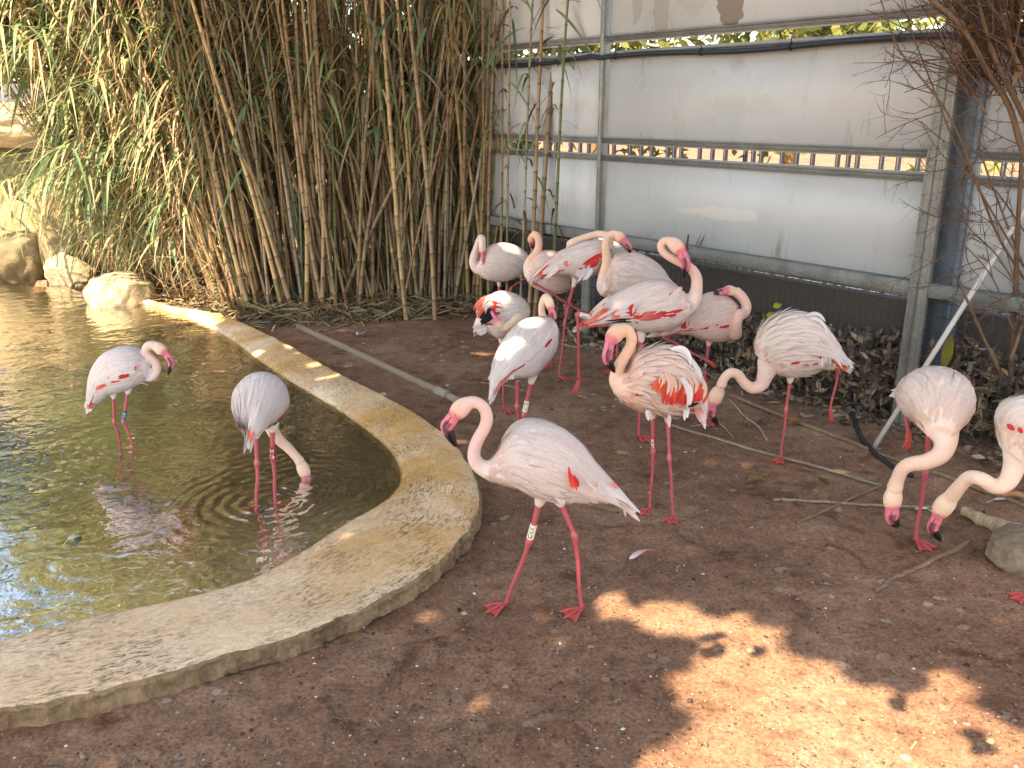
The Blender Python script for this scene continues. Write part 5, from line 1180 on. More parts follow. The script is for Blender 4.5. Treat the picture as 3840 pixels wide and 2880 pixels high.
rock_px(198, 326, 588, 690, Yr + 0.12, 0.25, 3, mRockPale, 'pale cream boulder standing in the water at the end of the rim', rot=0.3)
Ys = G(60 * 1.736, 612 * 1.736)[1]
rock_px(-60, 118, 428, 640, Ys + 0.5, 0.5, 11, mRockOch, 'big ochre waterside rock with a mossy grey top')
rock_px(96, 205, 428, 640, Ys + 0.55, 0.45, 12, mRockOch, 'pinkish upright rock leaning against the ochre waterside rock')
rock_px(104, 196, 548, 630, Ys + 0.22, 0.22, 13, mRockPale, 'rounded cream rock at the waterline before the upright rock')
rock_px(-90, 175, 222, 318, Ys + 0.95, 0.55, 14, mRockPale, 'flat cream ledge rock jutting above the cliff')
rock_px(-120, 160, 300, 470, Ys + 1.6, 0.6, 15, mRockOch, 'dark mossy rock in the hollow under the ledge')
rock_px(150, 260, 330, 620, Ys + 1.1, 0.5, 16, mRockOch, 'tall ochre rock half hidden behind the cane leaves')
rock_px(60, 210, 360, 480, Ys + 0.9, 0.35, 17, mRockPale, 'sunlit sloping rock above the waterside rocks')
rock_px(-260, -40, 380, 660, Ys + 0.6, 0.5, 18, mRockOch, 'ochre rock at the outer end of the waterside rocks')
for j, (x, y, r, lab) in enumerate(((285, 640, .07, 'small wet stone left of the pale boulder foot'), (172, 618, .06, 'small grey stone at the waterline below the cream rock'), (212, 622, .05, 'small whitish stone between the rocks and the pale boulder'))):
    c = G(x * 1.736, y * 1.736, WATER); boulder('stone', c, (r, r * .8, r * .6), 30 + j, mRockBrn if j == 0 else mRockPale, lab, sub=3)
c = G(3830, 2170); boulder('boulder', (c[0] + 0.09, c[1] + 0.14, 0.05), (0.19, 0.16, 0.14), 41, mRockBrn, 'brown boulder on the dirt beneath the cream necked flamingo')
# grey wall and dark evergreen hedge behind the rocks
m, nt, b = newmat('grey_wall'); N = NT(nt); nt.links.new(N.ramp(N.noise(N.coord(), 4, 5), [(0.3, (0.055, 0.06, 0.07)), (0.7, (0.10, 0.105, 0.12))]), b.inputs['Base Color']); b.inputs['Roughness'].default_value = 0.8
w0 = PYp(-500, 400, Ys + 3.0); w1 = PYp(400, 400, Ys + 3.0); mb = MB(); mb.box(((w0[0] + w1[0]) / 2, Ys + 3.1, 1.2), ((w1[0] - w0[0]) / 2, 0.08, 1.25), bev=0.02)
tag(mb.build('garden_wall', m, origin=((w0[0] + w1[0]) / 2, Ys + 3.1, 0), loc=((w0[0] + w1[0]) / 2, Ys + 3.1, 0)), 'dark grey wall behind the ledge rock', 'wall')
def leafcloud(mb, n, fn, size, cols, R):
    """n small leaves; fn(n) gives their positions"""
    p = fn(n); s = size * R.uniform(0.6, 1.4, (n, 1)); a = R.normal(0, 1, (n, 3)); a /= np.linalg.norm(a, axis=1)[:, None]; b_ = np.cross(a, R.normal(0, 1, (n, 3))); b_ /= np.linalg.norm(b_, axis=1)[:, None]
    c = np.array(cols)[R.integers(0, len(cols), n)] * R.uniform(0.7, 1.25, (n, 1))
    V = np.stack([p - a * s, p + b_ * s * 0.36, p + a * s, p - b_ * s * 0.36], 1).reshape(-1, 3); mb.add(V, [(4 * i, 4 * i + 1, 4 * i + 2, 4 * i + 3) for i in range(n)], np.repeat(c, 4, 0))
def tree(name, x, y, h, rx, rz, n, size, cols, label, seed, group, trunk_r=0.12, base=0.0):
    R = np.random.default_rng(seed); rt = empty(name, (x, y, 0), label, 'tree' if name != 'hedge_bush' else 'bush', group); org = np.array([x, y, 0.0])
    tb = MB(); topz = h - rz * 0.6; tb.tube(catmull([org + [0, 0, -0.1], org + [0.05, 0, topz * 0.5], org + [-0.05, 0.05, topz]], 10), np.linspace(trunk_r, trunk_r * 0.45, 10), 8, BRN)
    cs = [(org + np.array([R.normal(0, rx * 0.5), R.normal(0, rx * 0.5), h - rz + R.normal(0, rz * 0.5)]), R.uniform(0.35, 0.6) * min(rx, rz)) for _ in range(16)]
    for c_, r_ in cs[:9]: tb.tube(catmull([org + [0, 0, topz * R.uniform(0.4, 0.8)], (c_ + org + [0, 0, topz]) / 2, c_], 7), np.linspace(trunk_r * 0.45, 0.015, 7), 6, BRN)
    tb.build('trunk', M['bark'], rt, origin=org)
    fb = MB()
    CC = np.array([c_ for c_, r_ in cs]); RR = np.array([r_ for c_, r_ in cs])
    def fn(n):
        i = R.integers(0, len(cs), n); d = R.normal(0, 1, (n, 3)); d /= np.linalg.norm(d, axis=1)[:, None]; return CC[i] + d * (RR[i] * R.uniform(0.55, 1.1, n))[:, None]
    leafcloud(fb, n, fn, size, cols, R); fb.build('crown', M['leaf'], rt, origin=org, smooth=False); return rt
DK = [np.array([0.035, 0.06, 0.02]), np.array([0.05, 0.085, 0.025]), np.array([0.03, 0.05, 0.02])]
tree('hedge_bush', -7.2, Ys + 4.6, 4.2, 1.8, 2.2, 2600, 0.13, DK, 'dark evergreen bush behind the grey wall', 71, None)
tree('hedge_bush', -4.6, Ys + 4.4, 4.6, 1.7, 2.4, 2600, 0.13, DK, 'dark evergreen bush behind the sunlit canes', 72, None)
tree('hedge_bush', -2.4, Ys + 4.6, 4.8, 1.6, 2.4, 2400, 0.13, DK, 'dark evergreen bush behind the dense cane clump', 73, None)
tree('sky_block_tree', -9.0, Ys + 7.5, 10.0, 3.4, 4.6, 6500, 0.22, DK, 'tall dark tree added behind the rocks to block sky reflected in the pond', 74, None, 0.25)  # tall trees added to keep bright sky out of the water reflection
tree('sky_block_tree', -3.6, Ys + 8.0, 9.5, 3.4, 4.4, 6500, 0.22, DK, 'tall dark tree added behind the cane thicket to block sky reflected in the pond', 75, None, 0.25)
tree('sky_block_tree', -14.5, Ys + 6.5, 10.0, 3.4, 4.6, 5000, 0.22, DK, 'unseen dark tree added beyond the far end of the pond to block reflected sky', 76, None, 0.25)
tree('hedge_bush', -0.9, 12.9, 4.4, 1.5, 2.3, 2400, 0.13, DK, 'dark evergreen bush behind the shaded canes', 77, None)
YG = [np.array([0.16, 0.17, 0.04]), np.array([0.22, 0.21, 0.05]), np.array([0.10, 0.13, 0.035])]
for j, (s, n, h, lab) in enumerate(((7.5, -9, 5.5, 'yellow green street tree glimpsed over the hose near the canes'), (3.2, -12, 5.5, 'yellow green street tree glimpsed above the middle panel'), (-3.5, -14, 6.0, 'yellow green street tree glimpsed by the steel post'), (14, -10, 6.0, 'yellow green street tree behind the cane thicket'))):
    q = FPt(s, n, 0); tree('street_tree', q[0], q[1], h, 2.2, 2.2, 4000, 0.16, YG, lab, 80 + j, 'street trees beyond the fence')

# ------------------------------------------------------------------ sticks, pipe, pole, log
def gpath(pts, r, n=24, wob=0.004, seed=0):
    R = np.random.default_rng(seed + 500); P = np.array([G(*p, 0.0) for p in pts]); P = catmull(P, n); P[:, 2] = [max(0.0, float(ground_z(p[0], p[1]))) + r * 0.75 for p in P]
    return P + R.normal(0, wob, P.shape) * np.array([1, 1, 0.3])
def stick(pts, r0, r1, col, label, name='stick', seed=0, cat='stick', knots=True):
    P = gpath(pts, r0, 28, 0.003, seed); rad = np.linspace(r0, r1, 28)
    if knots: rad = rad * (1 + 0.13 * np.abs(np.sin(np.arange(28) * 1.3 + seed)))
    mb = MB(); c = np.array(col); cols = np.repeat(c[None], 28, 0) * (1 + 0.12 * np.sin(np.arange(28) * 0.9 + seed))[:, None]; mb.tube(P, rad, 8, cols)
    return tag(mb.build(name, M['bark'], origin=P[0], loc=P[0]), label, cat)
WB = (0.20, 0.125, 0.075); WG = (0.24, 0.18, 0.13)
stick([(2737, 1486), (2960, 1575), (3198, 1665), (3354, 1730), (3570, 1800), (3860, 1915)], .013, .011, WB, 'long thin brown stick lying along the foot of the mesh', seed=1)
stick([(2520, 1598), (2860, 1700), (3060, 1752), (3304, 1825)], .009, .008, WG, 'straight greyish stick under the shaggy flamingo foot', seed=2)
stick([(2900, 1876), (3000, 1882), (3300, 1898), (3500, 1906)], .008, .007, WG, 'level thin stick crossed by a slanting one', seed=3)
stick([(2990, 1972), (3120, 1905), (3295, 1828)], .008, .009, WB, 'slanting thin stick laid over the level one', seed=4)
stick([(3285, 2224), (3355, 2174), (3481, 2117), (3640, 2034)], 0.009, .012, (0.20, 0.13, 0.085), 'stout bent branch beside the brown boulder', seed=5)
stick([(3190, 1540), (3234, 1655), (3330, 1745), (3420, 1790)], .016, .014, (0.03, 0.028, 0.027), 'short curved black hose end half buried near the pole', name='hose_end', cat='hose', seed=6, knots=False)
stick([(1700, 1418), (1770, 1440), (1830, 1430)], .005, .004, WB, 'small twig beside the white shell near the pipe', seed=7)
stick([(1800, 1440), (1900, 1452), (1990, 1475)], .006, .004, WG, 'thin curved root behind the walking flamingo', seed=8)
stick([(2735, 1500), (2790, 1560), (2840, 1600), (2875, 1650)], .007, .005, (0.30, 0.24, 0.18), 'pale crooked root in front of the shaggy flamingo', seed=9)
stick([(2590, 1600), (2690, 1590), (2750, 1640)], .005, .004, (0.28, 0.22, 0.16), 'fine pale rootlet near the sleeping flamingo foot', seed=10)
stick([(1170, 1250), (1240, 1238), (1320, 1215)], .009, .007, (0.26, 0.20, 0.14), 'short split cane on the dirt beside the sparrow', seed=11)
stick([(2030, 1100), (2090, 1190), (2165, 1290)], .014, .012, (0.45, 0.36, 0.20), 'thick pale dry cane fallen against the litter by the stub post', seed=12)
stick([(1938, 1045), (1975, 1120), (2020, 1200)], .007, .006, (0.48, 0.40, 0.24), 'thin pale dry cane fallen beside the flamingos', seed=13)
for j in range(9):
    a = [(2060 + 18 * j, 1270 + 9 * (j % 4)), (2140 + 20 * j, 1300 + 12 * (j % 3))]; stick([a[0], ((a[0][0] + a[1][0]) / 2, (a[0][1] + a[1][1]) / 2 + 4), a[1]], .007, .006, [(0.36, 0.28, 0.16), (0.2, 0.15, 0.1), (0.10, 0.085, 0.07)][j % 3], '%s broken dry cane, %s in the heap by the stub post' % (['straw coloured', 'brown', 'blackened'][j % 3], ['topmost', 'middle', 'lowest'][j // 3]), seed=20 + j)
# log
P = np.array([G(3600, 1935), G(3720, 1985), G(3870, 2040)]); P[:, 2] = 0.035; mb = MB(); Pc = catmull(P, 16)
RLg = np.random.default_rng(5); mb.tube(Pc + RLg.normal(0, .004, Pc.shape), np.linspace(0.022, 0.055, 16) * (1 + 0.10 * np.sin(np.arange(16) * 1.7)), 12, np.array([0.34, 0.25, 0.15]) * RLg.uniform(0.7, 1.15, (16, 1))); tag(mb.build('log', M['bark'], origin=P[0], loc=P[0]), 'pale weathered log half sunk beside the brown boulder', 'log')
# half buried pipe with its coupling
P = gpath([(1120, 1228), (1300, 1310), (1480, 1395), (1620, 1460), (1720, 1508)], .03, 30, 0.001); P[:, 2] = 0.006
pp = empty('drain_pipe', P[0], 'dusty half buried pipe running across the dirt from the canes', 'pipe')
mb = MB(); mb.tube(P[:25], 0.033, 14, (0.26, 0.185, 0.13)); mb.build('pipe', M['stone'], pp, origin=P[0])
mb = MB(); mb.tube(P[23:27], 0.040, 14, (0.32, 0.25, 0.19)); mb.build('coupling', M['stone'], pp, origin=P[0])
mb = MB(); mb.tube(P[26:], 0.031, 14, (0.30, 0.23, 0.17)); mb.build('pipe_end', M['stone'], pp, origin=P[0])
# leaning pole
b0 = G(1888 * 1.736, 966 * 1.736); t0 = PYp(2212 * 1.736, 455 * 1.736, b0[1] - 0.05); t1 = b0 + (t0 - b0) * 1.35
mb = MB(); mb.tube([b0 - (t0 - b0) * 0.02, b0 + (t0 - b0) * 0.5, t1], 0.016, 12, (0.50, 0.46, 0.41)); tag(mb.build('pole', M['paint'], origin=b0, loc=b0), 'slim pale pole leaning across the dry shrub', 'pole')

# ------------------------------------------------------------------ dry shrub on the right
RS = np.random.default_rng(91)
sb = G(3775, 1640); sb = np.array([sb[0], sb[1], 0]); YS = sb[1]
sh = empty('dry_shrub', sb, 'leafless brown shrub of thin twigs before the right hand panels', 'shrub')
def S3(px_, py_, dy=0.0): return PYp(px_, py_, YS - 0.25 + dy)
stems = [([(3775, 1640), (3790, 1400), (3806, 1136), (3815, 900), (3830, 600)], .022), ([(3770, 1433), (3698, 1288), (3625, 1122), (3590, 1040)], .012), ([(3790, 1350), (3840, 1200), (3900, 1000)], .012),
         ([(3980, 900), (3840, 578), (3785, 400), (3700, 262), (3640, 150), (3570, 63), (3480, -10)], .02), ([(3960, 700), (3830, 420), (3740, 240), (3690, 90), (3660, -30)], .018), ([(3990, 600), (3860, 330), (3780, 150), (3740, -30)], .02), ([(3700, 430), (3620, 300), (3540, 160), (3500, 40)], .007), ([(3850, 1060), (3740, 880), (3640, 620), (3553, 422), (3439, 274), (3363, 169), (3300, -10)], .008), ([(3840, 1000), (3700, 760), (3590, 560), (3500, 330), (3420, 120), (3390, -10)], .007), ([(3830, 980), (3760, 800), (3690, 610), (3660, 480)], .008), ([(3850, 880), (3720, 700), (3600, 640)], .006), ([(3840, 1120), (3740, 960), (3640, 860), (3580, 760)], .006), ([(3960, 500), (3840, 240), (3800, 60), (3790, -30)], .02), ([(3980, 420), (3880, 180), (3850, -30)], .018), ([(3800, 1240), (3720, 1040), (3600, 900)], .006)]
twB = MB()
def twig(p, d, L, r, depth):
    n = 7; t = np.linspace(0, 1, n)[:, None]; bend = RS.normal(0, 0.22, 3); P = p + d * L * t + bend * L * t ** 2
    twB.tube(P, np.linspace(r, r * 0.45, n), 5, np.array([0.11, 0.065, 0.045]) * RS.uniform(0.7, 1.3), cap=False)
    if depth > 0:
        for _ in range(3):
            i = int(RS.integers(2, n)); dd = unit(d + RS.normal(0, 0.6, 3)); twig(P[i], dd, L * RS.uniform(0.35, 0.6), r * 0.6, depth - 1)
for k, (pts, r) in enumerate(stems):
    P = catmull(np.array([S3(a, b_, 0.05 * math.sin(k * 2.1 + i)) if not (k == 0 and i == 0) else sb for i, (a, b_) in enumerate(pts)]), 22); mb = MB(); rad = np.linspace(r, r * 0.5, 22)
    mb.tube(P, rad, 8, np.array([0.14, 0.085, 0.052]) * RS.uniform(0.8, 1.2)); mb.build('stem', M['bark'], sh, origin=sb)
    for q in range(6 if r < 0.015 else 8):
        i = int(RS.integers(4, 21)); dd = unit((P[min(i + 1, 21)] - P[i]) / 0.1 * 0.3 + RS.normal(0, 0.55, 3) + np.array([-0.35, 0, 0.1])); twig(P[i], dd, RS.uniform(0.15, 0.45), 0.0035, 2)
tag(twB.build('twigs', M['bark'], sh, origin=sb), kind='stuff')
# dead fronds bunched at the top right
fb = MB()
for j in range(420):
    p = S3(RS.uniform(3600, 4100), RS.uniform(-150, 380), RS.uniform(-0.1, 0.3)); d = unit(np.array([-0.6, 0, -0.8]) + RS.normal(0, 0.35, 3)); n = 6; t = np.linspace(0, 1, n)[:, None]; L = RS.uniform(0.25, 0.7)
    if S3(3560, 60)[0] > p[0]: continue
    P = p - d * L * t * np.array([-1, 1, 1]); fb.tube(P, np.linspace(0.004, 0.002, n), 4, np.array([0.13, 0.07, 0.042]) * RS.uniform(0.4, 1.3), cap=False)
for j in range(26):
    p = S3(RS.uniform(3640, 3900), RS.uniform(-50, 300), RS.uniform(-0.05, 0.2)); blade(fb, p, RS.uniform(0, 6.28), RS.uniform(-0.8, 0.5), RS.uniform(0.1, 0.25), 0.05, 0.5, np.array([0.24, 0.11, 0.05]) * RS.uniform(0.6, 1.3), 6, True)
tag(fb.build('dead_fronds', M['bark'], sh, origin=sb), kind='stuff')
# small bare sprig by the beam
sp = FPt(FS(2580, 1000)[0], 0.2, 0); sg = MB(); tp = PYp(2582, 880, sp[1])
sg.tube([sp, (sp + tp) / 2 + [0.01, 0, 0], tp], [.011, .010, .008], 6, (0.12, 0.055, 0.04))
for (a, b_) in (((2590, 960), (2640, 890)), ((2600, 940), (2628, 880)), ((2595, 1000), (2646, 872))): sg.tube([PYp(*a, sp[1]), PYp(*b_, sp[1])], [.004, .002], 5, (0.14, 0.09, 0.06))
tag(sg.build('sprig', M['bark'], origin=sp, loc=sp), 'bare reddish sprig rising behind the large flamingo', 'sprig')

# ------------------------------------------------------------------ leaf drift behind the mesh
DL = [np.array([0.22, 0.165, 0.115]), np.array([0.16, 0.115, 0.08]), np.array([0.27, 0.215, 0.16]), np.array([0.10, 0.075, 0.055]), np.array([0.24, 0.16, 0.09])]
RL = np.random.default_rng(55)
def dleaf(mb, p, L, W, col, upr=0.5):
    a = unit(RL.normal(0, 1, 3) * np.array([1, 1, 0.25 + upr])); n = unit(np.cross(a, RL.normal(0, 1, 3))); s = np.cross(a, n); c = RL.uniform(-0.3, 0.5)
    V = []
    for t, w in ((0, .08), (.25, .8), (.55, 1.0), (.8, .62), (1, .03)):
        q = p + a * L * (t - 0.5) + n * L * c * (t - 0.5) ** 2; V += [q - s * W / 2 * w + n * W * .22 * w, q, q + s * W / 2 * w + n * W * .22 * w]
    F = []
    for i in range(4): k = i * 3; F += [(k, k + 1, k + 4, k + 3), (k + 1, k + 2, k + 5, k + 4)]
    mb.add(V, F, col)
lp = MB()
for j in range(6000):
    s = RL.uniform(SR, sThin + 1.6); hh = np.interp(s, [SR, -1.5, 0.5, 1.8, sThin, sThin + 1.6], [0.66, 0.66, 0.58, 0.46, 0.28, 0.15]); n = 0.05 - abs(RL.normal(0, 0.13)); n = max(n, -0.28); z = RL.random() ** 0.8 * hh * (1.0 if n < 0.0 else 0.75) + 0.01
    dleaf(lp, FPt(s, n, z), RL.uniform(0.06, 0.14), RL.uniform(0.025, 0.05), DL[int(RL.integers(5))] * RL.uniform(0.7, 1.4), 0.8)
for j in range(1100):
    s = RL.uniform(SR, sThin + 1.4); n = 0.10 + abs(RL.normal(0, 0.16)); z = 0.012 + RL.random() * 0.03; dleaf(lp, FPt(s, n, z), RL.uniform(0.04, 0.11), RL.uniform(0.015, 0.04), DL[int(RL.integers(5))] * RL.uniform(0.5, 1.1), 0.05)
tag(lp.build('leaf_drift', M['deadleaf'], origin=FPt(0, 0, 0), loc=FPt(0, 0, 0)), 'drift of dry brown leaves heaped against the wire mesh', 'leaf litter', kind='stuff')
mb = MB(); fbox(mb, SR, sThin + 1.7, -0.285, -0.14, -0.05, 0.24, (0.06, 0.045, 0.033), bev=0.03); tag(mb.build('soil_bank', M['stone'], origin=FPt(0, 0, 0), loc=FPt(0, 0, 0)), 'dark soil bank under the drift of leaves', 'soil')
for k, (px_, py_, n, col, lab) in enumerate(((2915, 1145, 0.085, (0.42, 0.40, 0.04), 'bright yellow leaf caught high in the wire mesh'), (2890, 1180, 0.085, (0.40, 0.30, 0.03), 'golden leaf caught low in the wire mesh'), (3553, 1320, 0.10, (0.20, 0.17, 0.02), 'broad olive yellow leaf hanging beside the pole'))):
    s, z = FS(px_, py_, n); mb = MB(); q = FPt(s, n, z); L, W = (0.24, 0.075) if k == 2 else (0.075, 0.05); a = np.array([0.1, 0, 1.0]) if k == 2 else np.array([0.9, 0.2, 0.25]); a = unit(a); sd = unit(np.cross(a, [FN[0], FN[1], 0])); V = []
    for t, w in ((-.5, .05), (-.25, .8), (0, 1), (.3, .7), (.5, .05)): V += [q + a * L * t - sd * W / 2 * w, q + a * L * t + np.array([FN[0], FN[1], 0]) * .008, q + a * L * t + sd * W / 2 * w]
    mb.add(V, [f for i in range(4) for f in ((i * 3, i * 3 + 1, i * 3 + 4, i * 3 + 3), (i * 3 + 1, i * 3 + 2, i * 3 + 5, i * 3 + 4))], col); tag(mb.build('leaf', M['leaf'], origin=q, loc=q), lab, 'leaf')
for k, (px_, py_, L, az, col, lab) in enumerate(((1632, 1041, .13, 0.1, (0.20, 0.12, 0.03), 'brownish yellow leaf on the dirt below the shaggy flamingo'), (1778, 1041, .09, 2.0, (0.16, 0.13, 0.03), 'curled olive leaf on the dirt near the crossed sticks'), (1715, 912, .12, 0.6, (0.34, 0.17, 0.04), 'orange brown leaf between the sticks'), (1100, 1000, .0, 0, 0, 0))):
    if not lab: continue
    q = G(px_ * 1.736, py_ * 1.736, 0.015); mb = MB(); a = np.array([math.cos(az), math.sin(az), 0.1]); sd = np.array([-a[1], a[0], 0]); V = []
    for t, w in ((-.5, .05), (-.25, .8), (0, 1), (.3, .7), (.5, .05)): V += [q + a * L * t - sd * L * .22 * w + [0, 0, .02 * w], q + a * L * t, q + a * L * t + sd * L * .22 * w + [0, 0, .03 * w]]
    mb.add(V, [f for i in range(4) for f in ((i * 3, i * 3 + 1, i * 3 + 4, i * 3 + 3), (i * 3 + 1, i * 3 + 2, i * 3 + 5, i * 3 + 4))], col); tag(mb.build('leaf', M['leaf'], origin=q, loc=q), lab, 'leaf')

# ------------------------------------------------------------------ small things on the dirt
RG = np.random.default_rng(12)
def bit(mb, p, r, col, flat=0.6):
    d = RG.normal(0, 1, (6, 3)); B = np.array([[1, 0, 0], [-1, 0, 0], [0, 1, 0], [0, -1, 0], [0, 0, 1], [0, 0, -1]]) * r * RG.uniform(0.6, 1.3, (6, 1)) + d * r * 0.18; B[:, 2] *= flat
    a = RG.uniform(0, 6.28); B = np.column_stack([B[:, 0] * math.cos(a) - B[:, 1] * math.sin(a), B[:, 0] * math.sin(a) + B[:, 1] * math.cos(a), B[:, 2]])
    mb.add(p + B, [(0, 2, 4), (2, 1, 4), (1, 3, 4), (3, 0, 4), (2, 0, 5), (1, 2, 5), (3, 1, 5), (0, 3, 5)], col)
gb = MB()
cnt = 0
while cnt < 4200:
    px_ = RG.uniform(-100, 3940); py_ = 1150 + (2950 - 1150) * RG.random() ** 0.8; p = G(px_, py_)
    if p[1] > 9 or inpoly(np.array([p[0]]), np.array([p[1]]), PONDOUT)[0]: continue
    if (p[:2] - FA) @ FN < 0.1: continue
    cnt += 1; z = float(ground_z(p[0], p[1])); r = RG.gamma(2.0, 0.0016) + 0.0015
    white = RG.random() < 0.055
    col = np.array([0.55, 0.52, 0.47]) if white else [np.array([0.10, 0.06, 0.042]), np.array([0.19, 0.12, 0.085]), np.array([0.06, 0.04, 0.03]), np.array([0.24, 0.17, 0.12])][int(RG.integers(4))] * RG.uniform(0.7, 1.3)
    bit(gb, np.array([p[0], p[1], z + r * 0.3]), r, col)
tag(gb.build('gravel', M['stone'], origin=(0, 5, 0), loc=(0, 5, 0)), 'fine grit and pebbles scattered on the dirt', 'gravel', kind='stuff')
db = MB()
for j in range(1500):   # bark crumbs, straw
    p = G(RG.uniform(-50, 3900), 1200 + 1700 * RG.random() ** 0.8)
    if p[1] > 9 or inpoly(np.array([p[0]]), np.array([p[1]]), PONDOUT)[0] or (p[:2] - FA) @ FN < 0.1: continue
    z = float(ground_z(p[0], p[1])); a = RG.uniform(0, 6.28); L = RG.gamma(2.0, 0.0045); d = np.array([math.cos(a), math.sin(a), RG.normal(0, .2)]) * L; s = np.array([-math.sin(a), math.cos(a), 0]) * RG.uniform(0.001, 0.003)
    q = np.array([p[0], p[1], z + 0.004]); c = [np.array([0.12, 0.075, 0.05]), np.array([0.28, 0.21, 0.13]), np.array([0.08, 0.052, 0.038])][int(RG.integers(3))]
    db.add([q - d - s, q - d + s, q + d + s, q + d - s], [(0, 1, 2, 3)], c)
tag(db.build('straw_bits', M['deadleaf'], origin=(0, 5, 0), loc=(0, 5, 0)), 'straw and bark crumbs on the dirt', 'debris', kind='stuff')
# white shells and stones that show singly
for k, (px_, py_, r, lab) in enumerate(((1678, 1445, .024, 'white round stone beside the pipe end'), (1735, 1272 + 10, .016, 'pale stone lying in the middle of the dirt'), (2570, 1695, .012, 'small pale pebble below the peach flamingo'), (3110, 1970, .013, 'white oval pebble beside the bending flamingo leg'), (3560, 2128, .012, 'white oval pebble near the stout branch'), (3715, 2780, .016, 'pinkish white shell in the sun patch'), (2818, 2440, .02, 'white dropping in the sun patch'), (1740, 2300, .018, 'white dropping left of the walking flamingo foot'), (1365, 1288, .018, 'white scrap on the dirt before the sparrow'))):
    c = G(px_, py_, r * .35); ob = boulder('pebble', c, (r, r * .75, r * .5), 60 + k, mRockPale, lab, sub=2)
# loose feathers
def ground_feather(px_, py_, az, L, W, c0, c1, label, z=0.012, curve=0.3):
    q = G(px_, py_, z); t = np.linspace(0, 1, 10)[:, None]; P = q + np.array([math.cos(az), math.sin(az), 0.0]) * L * t + np.array([-math.sin(az), math.cos(az), 0]) * curve * L * t ** 2 + np.array([0, 0, 1]) * 0.02 * np.sin(t * 3.1)
    mb = MB(); feather(mb, P[3:], np.repeat(np.array([[0, 0, 1.0]]), 7, 0), W, np.array(c0), np.array(c1), 0.6, 0.3); mb.tube(P[:5], 0.0016, 5, np.array(c0) * 1.0); tag(mb.build('feather', M['feather'], origin=q, loc=q), label, 'feather')
ground_feather(2460, 2065, 3.4, 0.16, 0.035, CORAL, (0.75, 0.73, 0.74), 'loose pink and white feather on the dirt behind the walking flamingo')
ground_feather(3500, 1925, 2.2, 0.09, 0.03, WHITE, (0.78, 0.76, 0.75), 'white feather beside the bending flamingo leg')
ground_feather(3700, 1885, 0.1, 0.14, 0.03, (0.5, 0.5, 0.52), (0.6, 0.6, 0.62), 'grey feather lying under the cream necked flamingo')
ground_feather(235, 2048, 1.3, 0.13, 0.04, (0.7, 0.68, 0.6), (0.03, 0.03, 0.03), 'black tipped feather floating on the pond', z=WATER + 0.006, curve=0.05)
ground_feather(500, 1445, 0.0, 0.12, 0.02, (0.6, 0.58, 0.55), (0.7, 0.68, 0.66), 'pale feather floating on the sunlit water', z=WATER + 0.006, curve=0.05)
ground_feather(260, 1390, 0.0, 0.16, 0.02, (0.6, 0.5, 0.4), (0.7, 0.6, 0.5), 'long straw coloured feather floating on the sunlit water', z=WATER + 0.006, curve=0.1)
# sparrow pecking
sq = G(1362, 1262); spw = empty('sparrow', (sq[0], sq[1], 0), 'small grey brown sparrow pecking on the dirt before the canes', 'sparrow'); so_ = np.array([sq[0], sq[1], 0.0]); kk = 1.15
def sp3(x, z, y=0.0): return so_ + np.array([x, y, z]) * kk
tor = Torso([sp3(-.055, .028), sp3(-.03, .052), sp3(0, .066), sp3(.03, .07), sp3(.055, .068)], [sp3(-.05, .012), sp3(-.025, .012), sp3(0, .018), sp3(.03, .035), sp3(.055, .055)], [.010, .022, .027, .022, .008])
v1, f1 = tor.solid(18); v2, f2 = ellipsoid(sp3(-.060, .024), np.array([[1, 0, .5], [0, 1, 0], [-.5, 0, 1]]), (.019, .015, .015))
me = remesh(np.vstack([v1, v2]), [list(f) for f in f1] + [[i + len(v1) for i in f] for f in f2], 0.0035, 4); me.name = 'body'; nv = len(me.vertices); co = np.array([v.co[:] for v in me.vertices]); rel = (co - so_) / kk
Cc = np.where((rel[:, 2] > 0.030 + 0.45 * (rel[:, 0] + 0.03))[:, None], np.array([[0.13, 0.085, 0.055]]), np.array([[0.25, 0.235, 0.21]])); Cc = np.where((rel[:, 0] < -.045)[:, None], np.array([[0.10, 0.06, 0.04]]), Cc); Cc = np.where(((rel[:, 0] < -.043) & (rel[:, 0] > -.055) & (rel[:, 2] < .04))[:, None], np.array([[0.55, 0.53, 0.5]]), Cc)
at_ = me.color_attributes.new('Col', 'FLOAT_COLOR', 'POINT'); c4 = np.ones((nv, 4), dtype=np.float32); c4[:, :3] = Cc; at_.data.foreach_set('color', c4.ravel()); me.vertices.foreach_set('co', (co - so_).astype(np.float32).ravel()); me.materials.clear(); me.materials.append(M['plume']); link('body', me, spw)
mb = MB(); mb.tube([sp3(-.074, .018), sp3(-.088, .008)], [.006, .001], 6, (0.05, 0.04, 0.035)); mb.build('bill', M['bill'], spw, origin=so_)
for s in (-1, 1):
    mb = MB()
    for i in range(7): t0 = np.linspace(0, 1, 6)[:, None]; a_ = sp3(-.02 + .006 * i, .052 - .003 * i, s * .022); b_ = sp3(.05 + .006 * i, .072 - .004 * i, s * .010); feather(mb, a_ * (1 - t0) + b_ * t0, np.repeat(np.array([[0, s * .8, .5]]), 6, 0), .016, np.array([0.12, 0.07, 0.04]) * (1.5 if i % 2 else 0.6), np.array([0.2, 0.13, 0.08]))
    mb.build('wing', M['feather'], spw, origin=so_)
    mb = MB(); mb.tube([sp3(.0, .022, s * .010), sp3(-.004, .010, s * .012), sp3(.0, 0.0, s * .012), sp3(-.018, 0.001, s * .014)], [.003, .002, .002, .001], 5, (0.3, 0.18, 0.12)); mb.build('leg', M['legskin'], spw, origin=so_)
mb = MB()
